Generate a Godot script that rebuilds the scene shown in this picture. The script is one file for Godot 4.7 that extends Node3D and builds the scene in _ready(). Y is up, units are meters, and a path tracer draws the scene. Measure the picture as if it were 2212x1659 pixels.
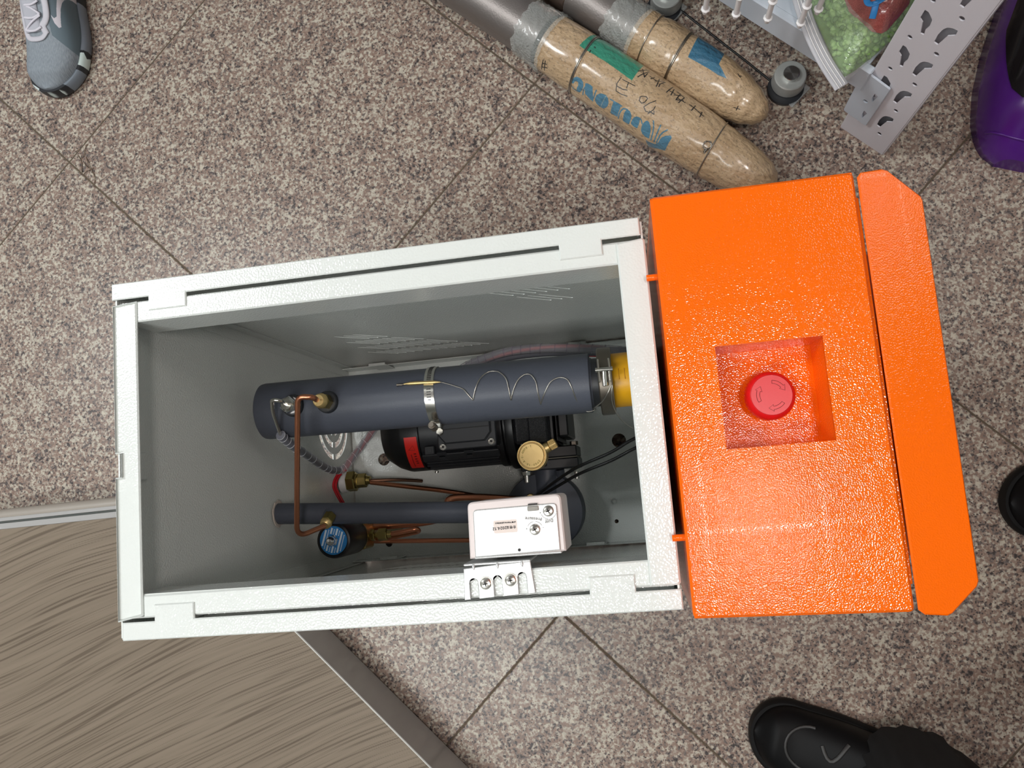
extends Node3D
# A white sheet-metal cabinet standing open on a granite floor, looked into from above. Units are metres, y is up, the cabinet's long side runs along x.

class Shape:
	# triangles given counter-clockwise as seen from outside; smooth group -1 is flat
	var v := PackedVector3Array()
	var u := PackedVector2Array()
	var g := PackedInt32Array()
	var grp := 1
	func tri(a, b, c, s := -1, ua := Vector2.ZERO, ub := Vector2.ZERO, uc := Vector2.ZERO):
		if (b - a).cross(c - a).length_squared() < 1e-18:
			return
		v.append_array([a, c, b])
		u.append_array([ua, uc, ub])
		g.append_array([s, s, s])
	func quad(a, b, c, d, s := -1, ua := Vector2.ZERO, ub := Vector2.ZERO, uc := Vector2.ZERO, ud := Vector2.ZERO):
		tri(a, b, c, s, ua, ub, uc)
		tri(a, c, d, s, ua, uc, ud)
	func fresh() -> int:
		grp += 1
		return grp
	func box(c: Vector3, size: Vector3, bev := 0.0008, basis := Basis()):
		var h := size / 2.0
		var b: float = minf(bev, minf(h.x, minf(h.y, h.z)) * 0.9)
		var ax := [Vector3.RIGHT, Vector3.UP, Vector3.BACK]
		for i in 3:
			for sg in [-1.0, 1.0]:
				var n: Vector3 = ax[i] * sg
				var p: Vector3 = ax[(i + 1) % 3]
				var q: Vector3 = ax[(i + 2) % 3] * sg
				var hp: float = h[(i + 1) % 3] - b
				var hq: float = h[(i + 2) % 3] - b
				var m: Vector3 = n * h[i]
				quad(c + basis * (m - p * hp - q * hq), c + basis * (m + p * hp - q * hq), c + basis * (m + p * hp + q * hq), c + basis * (m - p * hp + q * hq))
		if b <= 0.0:
			return
		for i in 3:
			var j := (i + 1) % 3
			var k := (i + 2) % 3
			for sj in [-1.0, 1.0]:
				for sk in [-1.0, 1.0]:
					var e: Vector3 = ax[i] * (h[i] - b)
					var p1: Vector3 = ax[j] * sj * h[j] + ax[k] * sk * (h[k] - b)
					var p2: Vector3 = ax[j] * sj * (h[j] - b) + ax[k] * sk * h[k]
					if sj * sk > 0:
						quad(c + basis * (p1 - e), c + basis * (p2 - e), c + basis * (p2 + e), c + basis * (p1 + e))
					else:
						quad(c + basis * (p1 - e), c + basis * (p1 + e), c + basis * (p2 + e), c + basis * (p2 - e))
		for sx in [-1.0, 1.0]:
			for sy in [-1.0, 1.0]:
				for sz in [-1.0, 1.0]:
					var a := c + basis * Vector3(sx * h.x, sy * (h.y - b), sz * (h.z - b))
					var d := c + basis * Vector3(sx * (h.x - b), sy * h.y, sz * (h.z - b))
					var f := c + basis * Vector3(sx * (h.x - b), sy * (h.y - b), sz * h.z)
					if sx * sy * sz > 0:
						tri(a, d, f)
					else:
						tri(a, f, d)
	func span(x0, x1, y0, y1, z0, z1, bev := 0.0008):
		box(Vector3((x0 + x1) / 2.0, (y0 + y1) / 2.0, (z0 + z1) / 2.0), Vector3(absf(x1 - x0), absf(y1 - y0), absf(z1 - z0)), bev)
	# rings: arrays of equal length, counter-clockwise seen from the end of the loft
	func loft(rings: Array, closed := true, cap0 := true, cap1 := true, s := 1, smooth_caps := false):
		var n: int = rings[0].size()
		var m := rings.size()
		for i in m - 1:
			var fu := float(i) / (m - 1)
			var fv := float(i + 1) / (m - 1)
			for j in (n if closed else n - 1):
				var k := (j + 1) % n
				var uj := float(j) / n
				var uk := float(j + 1) / n
				quad(rings[i][j], rings[i][k], rings[i + 1][k], rings[i + 1][j], s, Vector2(uj, fu), Vector2(uk, fu), Vector2(uk, fv), Vector2(uj, fv))
		var cs := s if smooth_caps else -1
		if cap0:
			_cap(rings[0], true, cs)
		if cap1:
			_cap(rings[m - 1], false, cs)
	func _cap(r, flip: bool, s: int):
		var c := Vector3.ZERO
		for p in r:
			c += p
		c /= r.size()
		for j in r.size():
			var k: int = (j + 1) % r.size()
			if flip:
				tri(c, r[k], r[j], s)
			else:
				tri(c, r[j], r[k], s)
	# round bar along a path; rad a number or one number per point
	func sweep(path: Array, rad, sides := 12, caps := true, flat := 1.0, up := Vector3.ZERO):
		var rings := []
		var t0: Vector3 = (path[1] - path[0]).normalized()
		var nrm := up if up != Vector3.ZERO else (Vector3.UP if absf(t0.y) < 0.9 else Vector3.RIGHT)
		for i in path.size():
			var t: Vector3
			if i == 0:
				t = path[1] - path[0]
			elif i == path.size() - 1:
				t = path[i] - path[i - 1]
			else:
				t = (path[i] - path[i - 1]).normalized() + (path[i + 1] - path[i]).normalized()
			t = t.normalized()
			nrm = (nrm - t * nrm.dot(t)).normalized()
			var bi := t.cross(nrm)
			var r: float = rad[i] if rad is Array else rad
			var ring := []
			for j in sides:
				var a := TAU * j / sides
				ring.append(path[i] + nrm * cos(a) * r * flat + bi * sin(a) * r)
			rings.append(ring)
		loft(rings, true, caps, caps, fresh())
	# profile of (radius, height) turned round the y axis of xf; corners sharper than 35 degrees stay sharp
	func lathe(profile: Array, xf := Transform3D(), sides := 28):
		var s := fresh()
		for i in profile.size() - 1:
			var a: Vector2 = profile[i]
			var b: Vector2 = profile[i + 1]
			if i > 0:
				var d0: Vector2 = (a - profile[i - 1]).normalized()
				if d0.dot((b - a).normalized()) < 0.82:
					s = fresh()
			for j in sides:
				var c0 := TAU * j / sides
				var c1 := TAU * (j + 1) / sides
				var p := func(w: Vector2, c: float): return xf * Vector3(w.x * cos(c), w.y, -w.x * sin(c))
				quad(p.call(a, c0), p.call(a, c1), p.call(b, c1), p.call(b, c0), s, Vector2(float(j) / sides, a.y), Vector2(float(j + 1) / sides, a.y), Vector2(float(j + 1) / sides, b.y), Vector2(float(j) / sides, b.y))
	func disc(r0: float, r1: float, h: float, xf := Transform3D(), sides := 28, bev := 0.0005):
		lathe([Vector2(0, 0), Vector2(r0 - bev, 0), Vector2(r0, bev), Vector2(r1, h - bev), Vector2(r1 - bev, h), Vector2(0, h)], xf, sides)
	# polygon in the xy plane of xf pushed out along its z from 0 to depth; holes cut through
	func prism(poly: Array, depth: float, xf := Transform3D(), bev := 0.0, holes := []):
		var o := PackedVector2Array(poly)
		if Geometry2D.is_polygon_clockwise(o):
			o.reverse()
		var top := o
		if bev > 0.0:
			top = PackedVector2Array()
			var n := o.size()
			for i in n:
				var d0 := (o[i] - o[(i + n - 1) % n]).normalized()
				var d1 := (o[(i + 1) % n] - o[i]).normalized()
				var n0 := Vector2(-d0.y, d0.x)
				var n1 := Vector2(-d1.y, d1.x)
				var bi := (n0 + n1).normalized()
				top.append(o[i] + bi * bev / maxf(0.4, bi.dot(n0)))
		var wall := func(p: PackedVector2Array, q: PackedVector2Array, z0: float, z1: float):
			for i in p.size():
				var k := (i + 1) % p.size()
				quad(xf * Vector3(p[i].x, p[i].y, z0), xf * Vector3(p[k].x, p[k].y, z0), xf * Vector3(q[k].x, q[k].y, z1), xf * Vector3(q[i].x, q[i].y, z1))
		wall.call(o, o, 0.0, depth - bev)
		if bev > 0.0:
			wall.call(o, top, depth - bev, depth)
		if holes.is_empty():
			_face(o, 0.0, xf, true)
			_face(top, depth, xf, false)
			return
		var hs := []
		for h in holes:
			var hp := PackedVector2Array(h)
			if not Geometry2D.is_polygon_clockwise(hp):
				hp.reverse()
			hs.append(hp)
			wall.call(hp, hp, 0.0, depth)
		_holed(o, hs, 0.0, xf, true)
		_holed(top, hs, depth, xf, false)
	func _face(o: PackedVector2Array, z: float, xf: Transform3D, back: bool):
		var ix := Geometry2D.triangulate_polygon(o)
		for i in range(0, ix.size(), 3):
			_tri2(o[ix[i]], o[ix[i + 1]], o[ix[i + 2]], z, xf, back)
	func _tri2(a: Vector2, b: Vector2, c: Vector2, z: float, xf: Transform3D, back: bool):
		if (b - a).cross(c - a) < 0:
			var t := b
			b = c
			c = t
		if back:
			tri(xf * Vector3(a.x, a.y, z), xf * Vector3(c.x, c.y, z), xf * Vector3(b.x, b.y, z))
		else:
			tri(xf * Vector3(a.x, a.y, z), xf * Vector3(b.x, b.y, z), xf * Vector3(c.x, c.y, z))
	func _holed(o: PackedVector2Array, hs: Array, z: float, xf: Transform3D, back: bool):
		var pts := PackedVector2Array()
		var put := func(p: PackedVector2Array, step: float):
			for i in p.size():
				var q := p[(i + 1) % p.size()]
				var k := maxi(1, int(ceil(p[i].distance_to(q) / step)))
				for j in k:
					pts.append(p[i].lerp(q, float(j) / k))
		for h in hs:
			put.call(h, 0.004)
		put.call(o, 0.03)
		var ix := Geometry2D.triangulate_delaunay(pts)
		for i in range(0, ix.size(), 3):
			var a := pts[ix[i]]
			var b := pts[ix[i + 1]]
			var c := pts[ix[i + 2]]
			var m := (a + b + c) / 3.0
			if not Geometry2D.is_point_in_polygon(m, o):
				continue
			var cut := false
			for h in hs:
				if Geometry2D.is_point_in_polygon(m, h):
					cut = true
					break
			if not cut:
				_tri2(a, b, c, z, xf, back)
	func mesh(m: Material) -> ArrayMesh:
		var st := SurfaceTool.new()
		st.begin(Mesh.PRIMITIVE_TRIANGLES)
		for i in v.size():
			st.set_smooth_group(g[i])
			st.set_uv(u[i])
			st.add_vertex(v[i])
		st.generate_normals()
		st.set_material(m)
		return st.commit()

var taken := {}
func numbered(n: String) -> String:
	if not taken.has(n):
		taken[n] = 0
		return n
	taken[n] += 1
	return "%s_%03d" % [n, taken[n]]

func obj(called: String, s: Shape, m: Material, parent: Node = self) -> MeshInstance3D:
	var o := MeshInstance3D.new()
	o.name = numbered(called) if parent == self else called
	o.mesh = s.mesh(m)
	parent.add_child(o, true)
	return o

func thing(called: String, label: String, category: String, group := "") -> Node3D:
	var o := Node3D.new()
	o.name = numbered(called)
	add_child(o, true)
	return tag(o, label, category, group)

func tag(o: Node3D, label: String, category: String, group := "") -> Node3D:
	o.set_meta("label", label)
	o.set_meta("category", category)
	if group:
		o.set_meta("group", group)
	return o

func struct(o: Node3D) -> Node3D:
	o.set_meta("kind", "structure")
	return o

func text(called: String, words: String, height: float, xf: Transform3D, m: Material, parent: Node, depth := 0.0003) -> MeshInstance3D:
	var t := TextMesh.new()
	var f := SystemFont.new()
	f.font_names = PackedStringArray(["Droid Sans"])
	f.font_weight = 700
	t.font = f
	t.text = words
	t.font_size = 32
	t.pixel_size = height / 32.0
	t.depth = depth
	t.material = m
	var o := MeshInstance3D.new()
	o.name = called
	o.mesh = t
	o.transform = xf
	parent.add_child(o, true)
	return o

# smooth curve through the points
func curve(pts: Array, per := 8) -> Array:
	var r := []
	for i in pts.size() - 1:
		var a: Vector3 = pts[maxi(0, i - 1)]
		var b: Vector3 = pts[i]
		var c: Vector3 = pts[i + 1]
		var d: Vector3 = pts[mini(pts.size() - 1, i + 2)]
		for j in per:
			var t := float(j) / per
			r.append(0.5 * (2.0 * b + (c - a) * t + (2.0 * a - 5.0 * b + 4.0 * c - d) * t * t + (3.0 * b - a - 3.0 * c + d) * t * t * t))
	r.append(pts[-1])
	return r

# straight runs with rounded bends of the given radius
func bent(pts: Array, rad: float, steps := 6) -> Array:
	var r: Array = [pts[0]]
	for i in range(1, pts.size() - 1):
		var a: Vector3 = (pts[i - 1] - pts[i])
		var b: Vector3 = (pts[i + 1] - pts[i])
		var k: float = minf(rad, minf(a.length(), b.length()) * 0.48)
		var p: Vector3 = pts[i] + a.normalized() * k
		var q: Vector3 = pts[i] + b.normalized() * k
		for j in steps + 1:
			var t := float(j) / steps
			r.append(p.lerp(pts[i], t).lerp(pts[i].lerp(q, t), t))
	r.append(pts[-1])
	return r

# axis frame: y along dir, standing at p
func along(p: Vector3, dir: Vector3, hint := Vector3.UP) -> Transform3D:
	var y := dir.normalized()
	var h := hint if absf(hint.normalized().dot(y)) < 0.95 else Vector3.RIGHT
	var x := h.cross(y).normalized()
	return Transform3D(Basis(x, y, x.cross(y)), p)

# face frame: z along the normal, x along the given direction
func facing(p: Vector3, normal: Vector3, xdir: Vector3) -> Transform3D:
	var z := normal.normalized()
	var x := (xdir - z * xdir.dot(z)).normalized()
	return Transform3D(Basis(x, z.cross(x), z), p)

const FLAT_UP := Basis(Vector3(1, 0, 0), Vector3(0, 0, -1), Vector3(0, 1, 0))   # xy plane laid on the floor: x stays x, y runs to -z
func laid(y: float) -> Transform3D:
	return Transform3D(FLAT_UP, Vector3(0, y, 0))
func xz(pts: Array) -> Array:   # (x, z) points to the laid plane
	var r := []
	for p in pts:
		r.append(Vector2(p.x, -p.y))
	return r

func circle(c: Vector2, r: float, n := 24) -> Array:
	var a := []
	for i in n:
		a.append(c + Vector2(cos(TAU * i / n), sin(TAU * i / n)) * r)
	return a

func roundrect(x0: float, x1: float, y0: float, y1: float, r: float, n := 5) -> Array:
	var a := []
	var cs := [Vector2(x1 - r, y1 - r), Vector2(x0 + r, y1 - r), Vector2(x0 + r, y0 + r), Vector2(x1 - r, y0 + r)]
	for i in 4:
		for j in n + 1:
			var t := PI / 2.0 * (i + float(j) / n)
			a.append(cs[i] + Vector2(cos(t), sin(t)) * r)
	return a

func hexprism(s: Shape, r: float, h: float, xf: Transform3D, bev := 0.0006):
	var p := []
	for i in 6:
		p.append(Vector2(cos(TAU * i / 6.0), sin(TAU * i / 6.0)) * r)
	s.prism(p, h, xf * Transform3D(Basis(Vector3(1, 0, 0), Vector3(0, 0, -1), Vector3(0, 1, 0)), Vector3.ZERO), bev)

# ---------- pictures ----------
func fill(im: Image, pts: Array, c: Color):
	var lo := INF
	var hi := -INF
	for p in pts:
		lo = minf(lo, p.y)
		hi = maxf(hi, p.y)
	for y in range(maxi(0, int(lo)), mini(im.get_height() - 1, int(hi)) + 1):
		var xs := []
		for i in pts.size():
			var a: Vector2 = pts[i]
			var b: Vector2 = pts[(i + 1) % pts.size()]
			if (a.y <= y + 0.5) != (b.y <= y + 0.5):
				xs.append(a.x + (y + 0.5 - a.y) / (b.y - a.y) * (b.x - a.x))
		xs.sort()
		for i in range(0, xs.size() - 1, 2):
			for x in range(maxi(0, int(round(xs[i]))), mini(im.get_width(), int(round(xs[i + 1])))):
				im.set_pixel(x, y, im.get_pixel(x, y).lerp(Color(c.r, c.g, c.b), c.a))

func stroke(im: Image, pts: Array, w: float, c: Color):
	for i in pts.size() - 1:
		var a: Vector2 = pts[i]
		var b: Vector2 = pts[i + 1]
		for y in range(maxi(0, int(minf(a.y, b.y) - w)), mini(im.get_height() - 1, int(maxf(a.y, b.y) + w)) + 1):
			for x in range(maxi(0, int(minf(a.x, b.x) - w)), mini(im.get_width() - 1, int(maxf(a.x, b.x) + w)) + 1):
				var p := Vector2(x + 0.5, y + 0.5)
				if Geometry2D.get_closest_point_to_segment(p, a, b).distance_to(p) <= w / 2.0:
					im.set_pixel(x, y, im.get_pixel(x, y).lerp(Color(c.r, c.g, c.b), c.a))

func noise(freq: float, kind := FastNoiseLite.TYPE_SIMPLEX_SMOOTH, sd := 1, oct := 1) -> FastNoiseLite:
	var n := FastNoiseLite.new()
	n.noise_type = kind
	n.frequency = freq
	n.seed = sd
	n.fractal_type = FastNoiseLite.FRACTAL_FBM if oct > 1 else FastNoiseLite.FRACTAL_NONE
	n.fractal_octaves = oct
	return n

func relief(freq: float, strength: float, size := 512, sd := 3, kind := FastNoiseLite.TYPE_SIMPLEX_SMOOTH, oct := 1) -> NoiseTexture2D:
	var t := NoiseTexture2D.new()
	t.width = size
	t.height = size
	t.seamless = true
	t.as_normal_map = true
	t.bump_strength = strength
	t.noise = noise(freq, kind, sd, oct)
	return t

func tones(freq: float, colors: Array, size := 512, sd := 5, kind := FastNoiseLite.TYPE_SIMPLEX_SMOOTH, oct := 3) -> NoiseTexture2D:
	var t := NoiseTexture2D.new()
	t.width = size
	t.height = size
	t.seamless = true
	t.noise = noise(freq, kind, sd, oct)
	var gr := Gradient.new()
	gr.offsets = PackedFloat32Array(range(colors.size()).map(func(i): return float(i) / (colors.size() - 1)))
	gr.colors = PackedColorArray(colors)
	t.color_ramp = gr
	return t

func mat(called: String, c: Color, rough := 0.5, metal := 0.0, spec := 0.5) -> StandardMaterial3D:
	var m := StandardMaterial3D.new()
	m.resource_name = called
	m.albedo_color = c
	m.roughness = rough
	m.metallic = metal
	m.metallic_specular = spec
	return m

func tri(m: StandardMaterial3D, per_metre: float) -> StandardMaterial3D:
	m.uv1_triplanar = true
	m.uv1_scale = Vector3.ONE * per_metre
	return m

func bumpy(m: StandardMaterial3D, tex: Texture2D, scale: float) -> StandardMaterial3D:
	m.normal_enabled = true
	m.normal_texture = tex
	m.normal_scale = scale
	return m

var M := {}

func granite() -> ImageTexture:
	var n := 2048
	var cell := noise(0.17, FastNoiseLite.TYPE_CELLULAR, 11)
	cell.cellular_return_type = FastNoiseLite.RETURN_CELL_VALUE
	cell.cellular_jitter = 1.1
	cell.domain_warp_enabled = true
	cell.domain_warp_amplitude = 4.5
	cell.domain_warp_frequency = 0.17
	var fine := noise(0.36, FastNoiseLite.TYPE_CELLULAR, 23)
	fine.cellular_return_type = FastNoiseLite.RETURN_CELL_VALUE
	var big := noise(0.012, FastNoiseLite.TYPE_SIMPLEX_SMOOTH, 31, 2)
	var blot := noise(0.06, FastNoiseLite.TYPE_SIMPLEX_SMOOTH, 41, 2)
	var a := cell.get_image(n, n, false, false, false).get_data()
	var b := fine.get_image(n, n, false, false, false).get_data()
	var c := big.get_image(n, n, false, false, false).get_data()
	var d := blot.get_image(n, n, false, false, false).get_data()
	var pal := PackedByteArray()   # by 64 steps of darkness: black mica, grey quartz, brown-pink feldspar, cream feldspar
	var stops := [[0.0, Color8(64, 58, 58)], [0.10, Color8(84, 78, 78)], [0.2, Color8(132, 124, 122)], [0.3, Color8(140, 118, 108)], [0.46, Color8(154, 132, 121)], [0.58, Color8(172, 160, 150)], [0.7, Color8(192, 186, 174)], [0.86, Color8(206, 202, 190)], [1.0, Color8(212, 202, 186)]]
	for i in 256:
		var t := i / 255.0
		var col: Color = stops[-1][1]
		for k in stops.size() - 1:
			if t <= stops[k + 1][0]:
				col = stops[k][1].lerp(stops[k + 1][1], (t - stops[k][0]) / (stops[k + 1][0] - stops[k][0]))
				break
		pal.append_array([col.r8, col.g8, col.b8])
	var out := PackedByteArray()
	out.resize(n * n * 3)
	var o := 0
	for i in n * n:
		var t: int = ((a[i] - 128) * 10 >> 4) + 122 + ((b[i] - 128) * 4 >> 4) + ((c[i] - 128) * 5 >> 4) + ((d[i] - 128) * 8 >> 4)
		if b[i] < 18:
			t -= 90
		t = clampi(t, 0, 255) * 3
		out[o] = pal[t]
		out[o + 1] = pal[t + 1]
		out[o + 2] = pal[t + 2]
		o += 3
	var im := Image.create_from_data(n, n, false, Image.FORMAT_RGB8, out)
	return ImageTexture.create_from_image(im)

func wood() -> ImageTexture:
	# long fibres that fan out from a far point, with fine dark pores drawn out along them
	var w := 1024
	var h := 1024
	var f1 := noise(1.0, FastNoiseLite.TYPE_SIMPLEX_SMOOTH, 7, 2)
	var f2 := noise(1.0, FastNoiseLite.TYPE_SIMPLEX_SMOOTH, 9, 2)
	var f3 := noise(1.0, FastNoiseLite.TYPE_SIMPLEX_SMOOTH, 19)
	var out := PackedByteArray()
	out.resize(w * h * 3)
	var o := 0
	for y in h:
		for x in w:
			var px := x / 1024.0
			var py := y / 1024.0
			# fibres bow gently: level at the far edge, steeper towards the near corner
			var slope := 0.16 + 0.62 * py
			var q := (py + slope * (px - 0.3)) * 120.0 + f2.get_noise_2d(px * 1.3, py * 2.0) * 3.4
			var s := f1.get_noise_2d(q * 0.9, px * 1.6) * 0.5 + 0.5
			var p := f3.get_noise_2d(q * 2.4, px * 4.5 + 30.0)
			var t := 0.6 + 0.24 * (s - 0.5) - (0.5 * clampf((p - 0.2) * 2.4, 0.0, 1.0))
			var c := Color8(98, 86, 73).lerp(Color8(156, 142, 125), clampf(t, 0.0, 1.0))
			out[o] = c.r8
			out[o + 1] = c.g8
			out[o + 2] = c.b8
			o += 3
	return ImageTexture.create_from_image(Image.create_from_data(w, h, false, Image.FORMAT_RGB8, out))

func materials():
	var peel := relief(0.1, 6.0, 512, 3, FastNoiseLite.TYPE_SIMPLEX_SMOOTH)
	var fine := relief(0.12, 4.0, 512, 5, FastNoiseLite.TYPE_SIMPLEX_SMOOTH, 2)
	var crinkle := relief(0.03, 10.0, 512, 8, FastNoiseLite.TYPE_SIMPLEX, 4)
	M.white = bumpy(tri(mat("textured white powder coat", Color8(222, 226, 222), 0.1), 8.0), peel, 0.11)
	M.orange = bumpy(tri(mat("textured orange powder coat", Color8(250, 106, 8), 0.09, 0.0, 0.5), 12.0), peel, 0.15)
	M.inner = bumpy(tri(mat("textured white powder coat inside", Color8(222, 226, 222), 0.14), 8.0), peel, 0.2)
	M.hammer = bumpy(tri(mat("hammered black paint", Color8(30, 31, 34), 0.28), 16.0), peel, 0.9)
	M.black = mat("black enamel", Color8(20, 20, 22), 0.38)
	M.satin = mat("satin black plastic", Color8(38, 40, 44), 0.42)
	M.pvc = bumpy(tri(mat("slate grey pipe plastic", Color8(74, 78, 88), 0.42, 0.0, 0.4), 8.0), fine, 0.08)
	M.copper = bumpy(tri(mat("copper", Color8(206, 136, 104), 0.3, 1.0), 20.0), fine, 0.08)
	M.brass = bumpy(tri(mat("cast brass", Color8(228, 200, 140), 0.42, 1.0), 30.0), fine, 0.25)
	M.yellowzinc = mat("yellow zinc plate", Color8(168, 150, 92), 0.3, 1.0)
	M.steel = mat("bright steel", Color8(208, 205, 198), 0.22, 1.0)
	M.chrome = mat("chrome", Color8(225, 226, 228), 0.08, 1.0)
	M.dullsteel = mat("dull steel band", Color8(128, 120, 110), 0.38, 1.0)
	M.wire = mat("steel wire", Color8(170, 166, 158), 0.3, 1.0)
	M.galv = tri(mat("galvanised sheet", Color8(255, 255, 255), 0.42, 0.55), 22.0)
	M.galv.albedo_texture = tones(0.06, [Color8(196, 197, 197), Color8(214, 215, 214), Color8(228, 229, 227), Color8(204, 206, 205)], 512, 4, FastNoiseLite.TYPE_CELLULAR, 2)
	M.cover = mat("pale pinkish plastic", Color8(222, 211, 208), 0.42)
	M.yellow = mat("yellow plastic", Color8(232, 168, 12), 0.4)
	M.red = mat("red plastic", Color8(214, 26, 30), 0.32)
	M.redtop = bumpy(tri(mat("matt red plastic", Color8(216, 62, 66), 0.4), 40.0), fine, 0.1)
	M.engrave = mat("dark engraved line", Color8(120, 18, 22), 0.6)
	M.sticker = mat("red sticker", Color8(222, 40, 30), 0.4)
	M.ink = mat("black ink", Color8(28, 26, 26), 0.6)
	M.greyink = mat("grey print", Color8(120, 118, 116), 0.6)
	M.white_plastic = mat("white plastic", Color8(232, 230, 230), 0.4)
	M.blue_label = mat("blue label", Color8(28, 122, 190), 0.35)
	M.pale = mat("pale print", Color8(214, 228, 238), 0.4)
	M.redwire = mat("red wire", Color8(196, 32, 44), 0.4)
	M.bluewire = mat("dark blue wire", Color8(48, 50, 78), 0.4)
	M.blackwire = mat("black cable", Color8(16, 16, 17), 0.4)
	M.sleeve = mat("clear spiral wrap", Color(0.92, 0.92, 0.95, 0.35), 0.15)
	M.sleeve.transparency = BaseMaterial3D.TRANSPARENCY_ALPHA
	M.greysleeve = mat("grey spiral wrap", Color8(120, 122, 132), 0.3)
	M.granite = mat("polished granite", Color8(238, 234, 228), 0.34, 0.0, 0.45)
	M.granite.albedo_texture = granite()
	M.grout = tri(mat("dirty joint", Color8(92, 80, 66), 0.9), 3.0)
	M.wood = mat("wood grain laminate", Color.WHITE, 0.5, 0.0, 0.3)
	M.wood.albedo_texture = wood()
	M.alu = mat("grey plastic edging", Color8(172, 170, 168), 0.22)
	M.slot = mat("rubber seal", Color8(70, 74, 70), 0.6)
	M.wall = mat("wall paint", Color8(150, 152, 153), 0.8)
	M.ceiling = mat("white ceiling paint", Color8(236, 237, 238), 0.85)
	M.lamp = mat("lamp diffuser", Color8(240, 240, 240), 0.5)
	M.lamp.emission_enabled = true
	M.lamp.emission = Color(1.0, 0.97, 0.93)
	M.lamp.emission_energy_multiplier = 3.0
	M.crinkle = crinkle
	M.fine = fine
	M.peel = peel

func lamp_panel(x: float, z: float, sx: float, sz: float, energy: float, tint: Color, label: String):
	var t := thing("ceiling_light", label, "ceiling light")
	t.position = Vector3(x, 2.66, z)
	var s := Shape.new()
	s.prism(roundrect(-sx / 2 - 0.03, sx / 2 + 0.03, -sz / 2 - 0.03, sz / 2 + 0.03, 0.01), 0.04, laid(0.0), 0.0, [roundrect(-sx / 2, sx / 2, -sz / 2, sz / 2, 0.005)])
	obj("frame", s, M.white_plastic, t)
	s = Shape.new()
	s.box(Vector3(0, 0.025, 0), Vector3(sx, 0.01, sz), 0.0)
	obj("lamp_panel", s, M.lamp, t)
	var l := AreaLight3D.new()
	l.name = "lamp"
	l.area_size = Vector2(sx, sz)
	l.light_energy = energy
	l.light_color = tint
	l.area_range = 8.0
	l.shadow_enabled = true
	l.rotation = Vector3(-PI / 2, 0, 0)
	l.position = Vector3(0, 0.015, 0)
	t.add_child(l)

func _ready():
	# ---------- camera, sky, lights, exposure ----------
	var cam := Camera3D.new()
	cam.name = "camera"
	cam.transform = Transform3D(Basis(Vector3(0.984646, -0.154811, 0.080656), Vector3(0.098575, 0.111788, -0.988831), Vector3(0.144066, 0.981599, 0.125332)), Vector3(0, 1.25527, 0))
	cam.fov = 52.011
	cam.near = 0.02
	cam.far = 30.0
	cam.current = true
	add_child(cam)
	var we := WorldEnvironment.new()
	we.name = "environment"
	var e := Environment.new()
	e.background_mode = Environment.BG_COLOR
	e.background_color = Color(0.5, 0.55, 0.6)
	e.background_energy_multiplier = 0.3
	e.tonemap_mode = Environment.TONE_MAPPER_LINEAR
	e.tonemap_exposure = 0.97
	e.sdfgi_enabled = true
	e.ssao_enabled = true
	e.ssil_enabled = true
	we.environment = e
	add_child(we)
	materials()
	lamp_panel(-1.9, -0.75, 1.0, 0.4, 4.2, Color(0.97, 0.99, 1.0), "long ceiling light above the grey sneaker side of the room")
	lamp_panel(0.36, 0.17, 0.2, 0.34, 1.35, Color(1.0, 0.96, 0.94), "small ceiling light above the cabinet and its orange hood")
	lamp_panel(1.35, -0.95, 0.6, 0.6, 0.25, Color(1.0, 0.97, 0.94), "square ceiling light above the storage rack")
	lamp_panel(-0.8, 0.75, 1.0, 0.4, 2.4, Color(0.98, 1.0, 1.0), "long ceiling light above the low wood-grain platform")
	room()
	floor_tiles()
	cabinet()
	hood()
	build_rest()

func room():
	var x0 := -2.4
	var x1 := 2.2
	var z0 := -2.2
	var z1 := 1.9
	var h := 2.7
	for w in [["wall_left", x0 - 0.1, x0, z0 - 0.1, z1 + 0.1], ["wall_right", x1, x1 + 0.1, z0 - 0.1, z1 + 0.1], ["wall_back", x0, x1, z0 - 0.1, z0], ["wall_front", x0, x1, z1, z1 + 0.1]]:
		var s := Shape.new()
		s.span(w[1], w[2], -0.02, h, w[3], w[4], 0.0)
		struct(obj(w[0], s, M.wall))
	var s := Shape.new()
	s.span(x0 - 0.1, x1 + 0.1, h, h + 0.1, z0 - 0.1, z1 + 0.1, 0.0)
	struct(obj("ceiling", s, M.ceiling))

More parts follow.
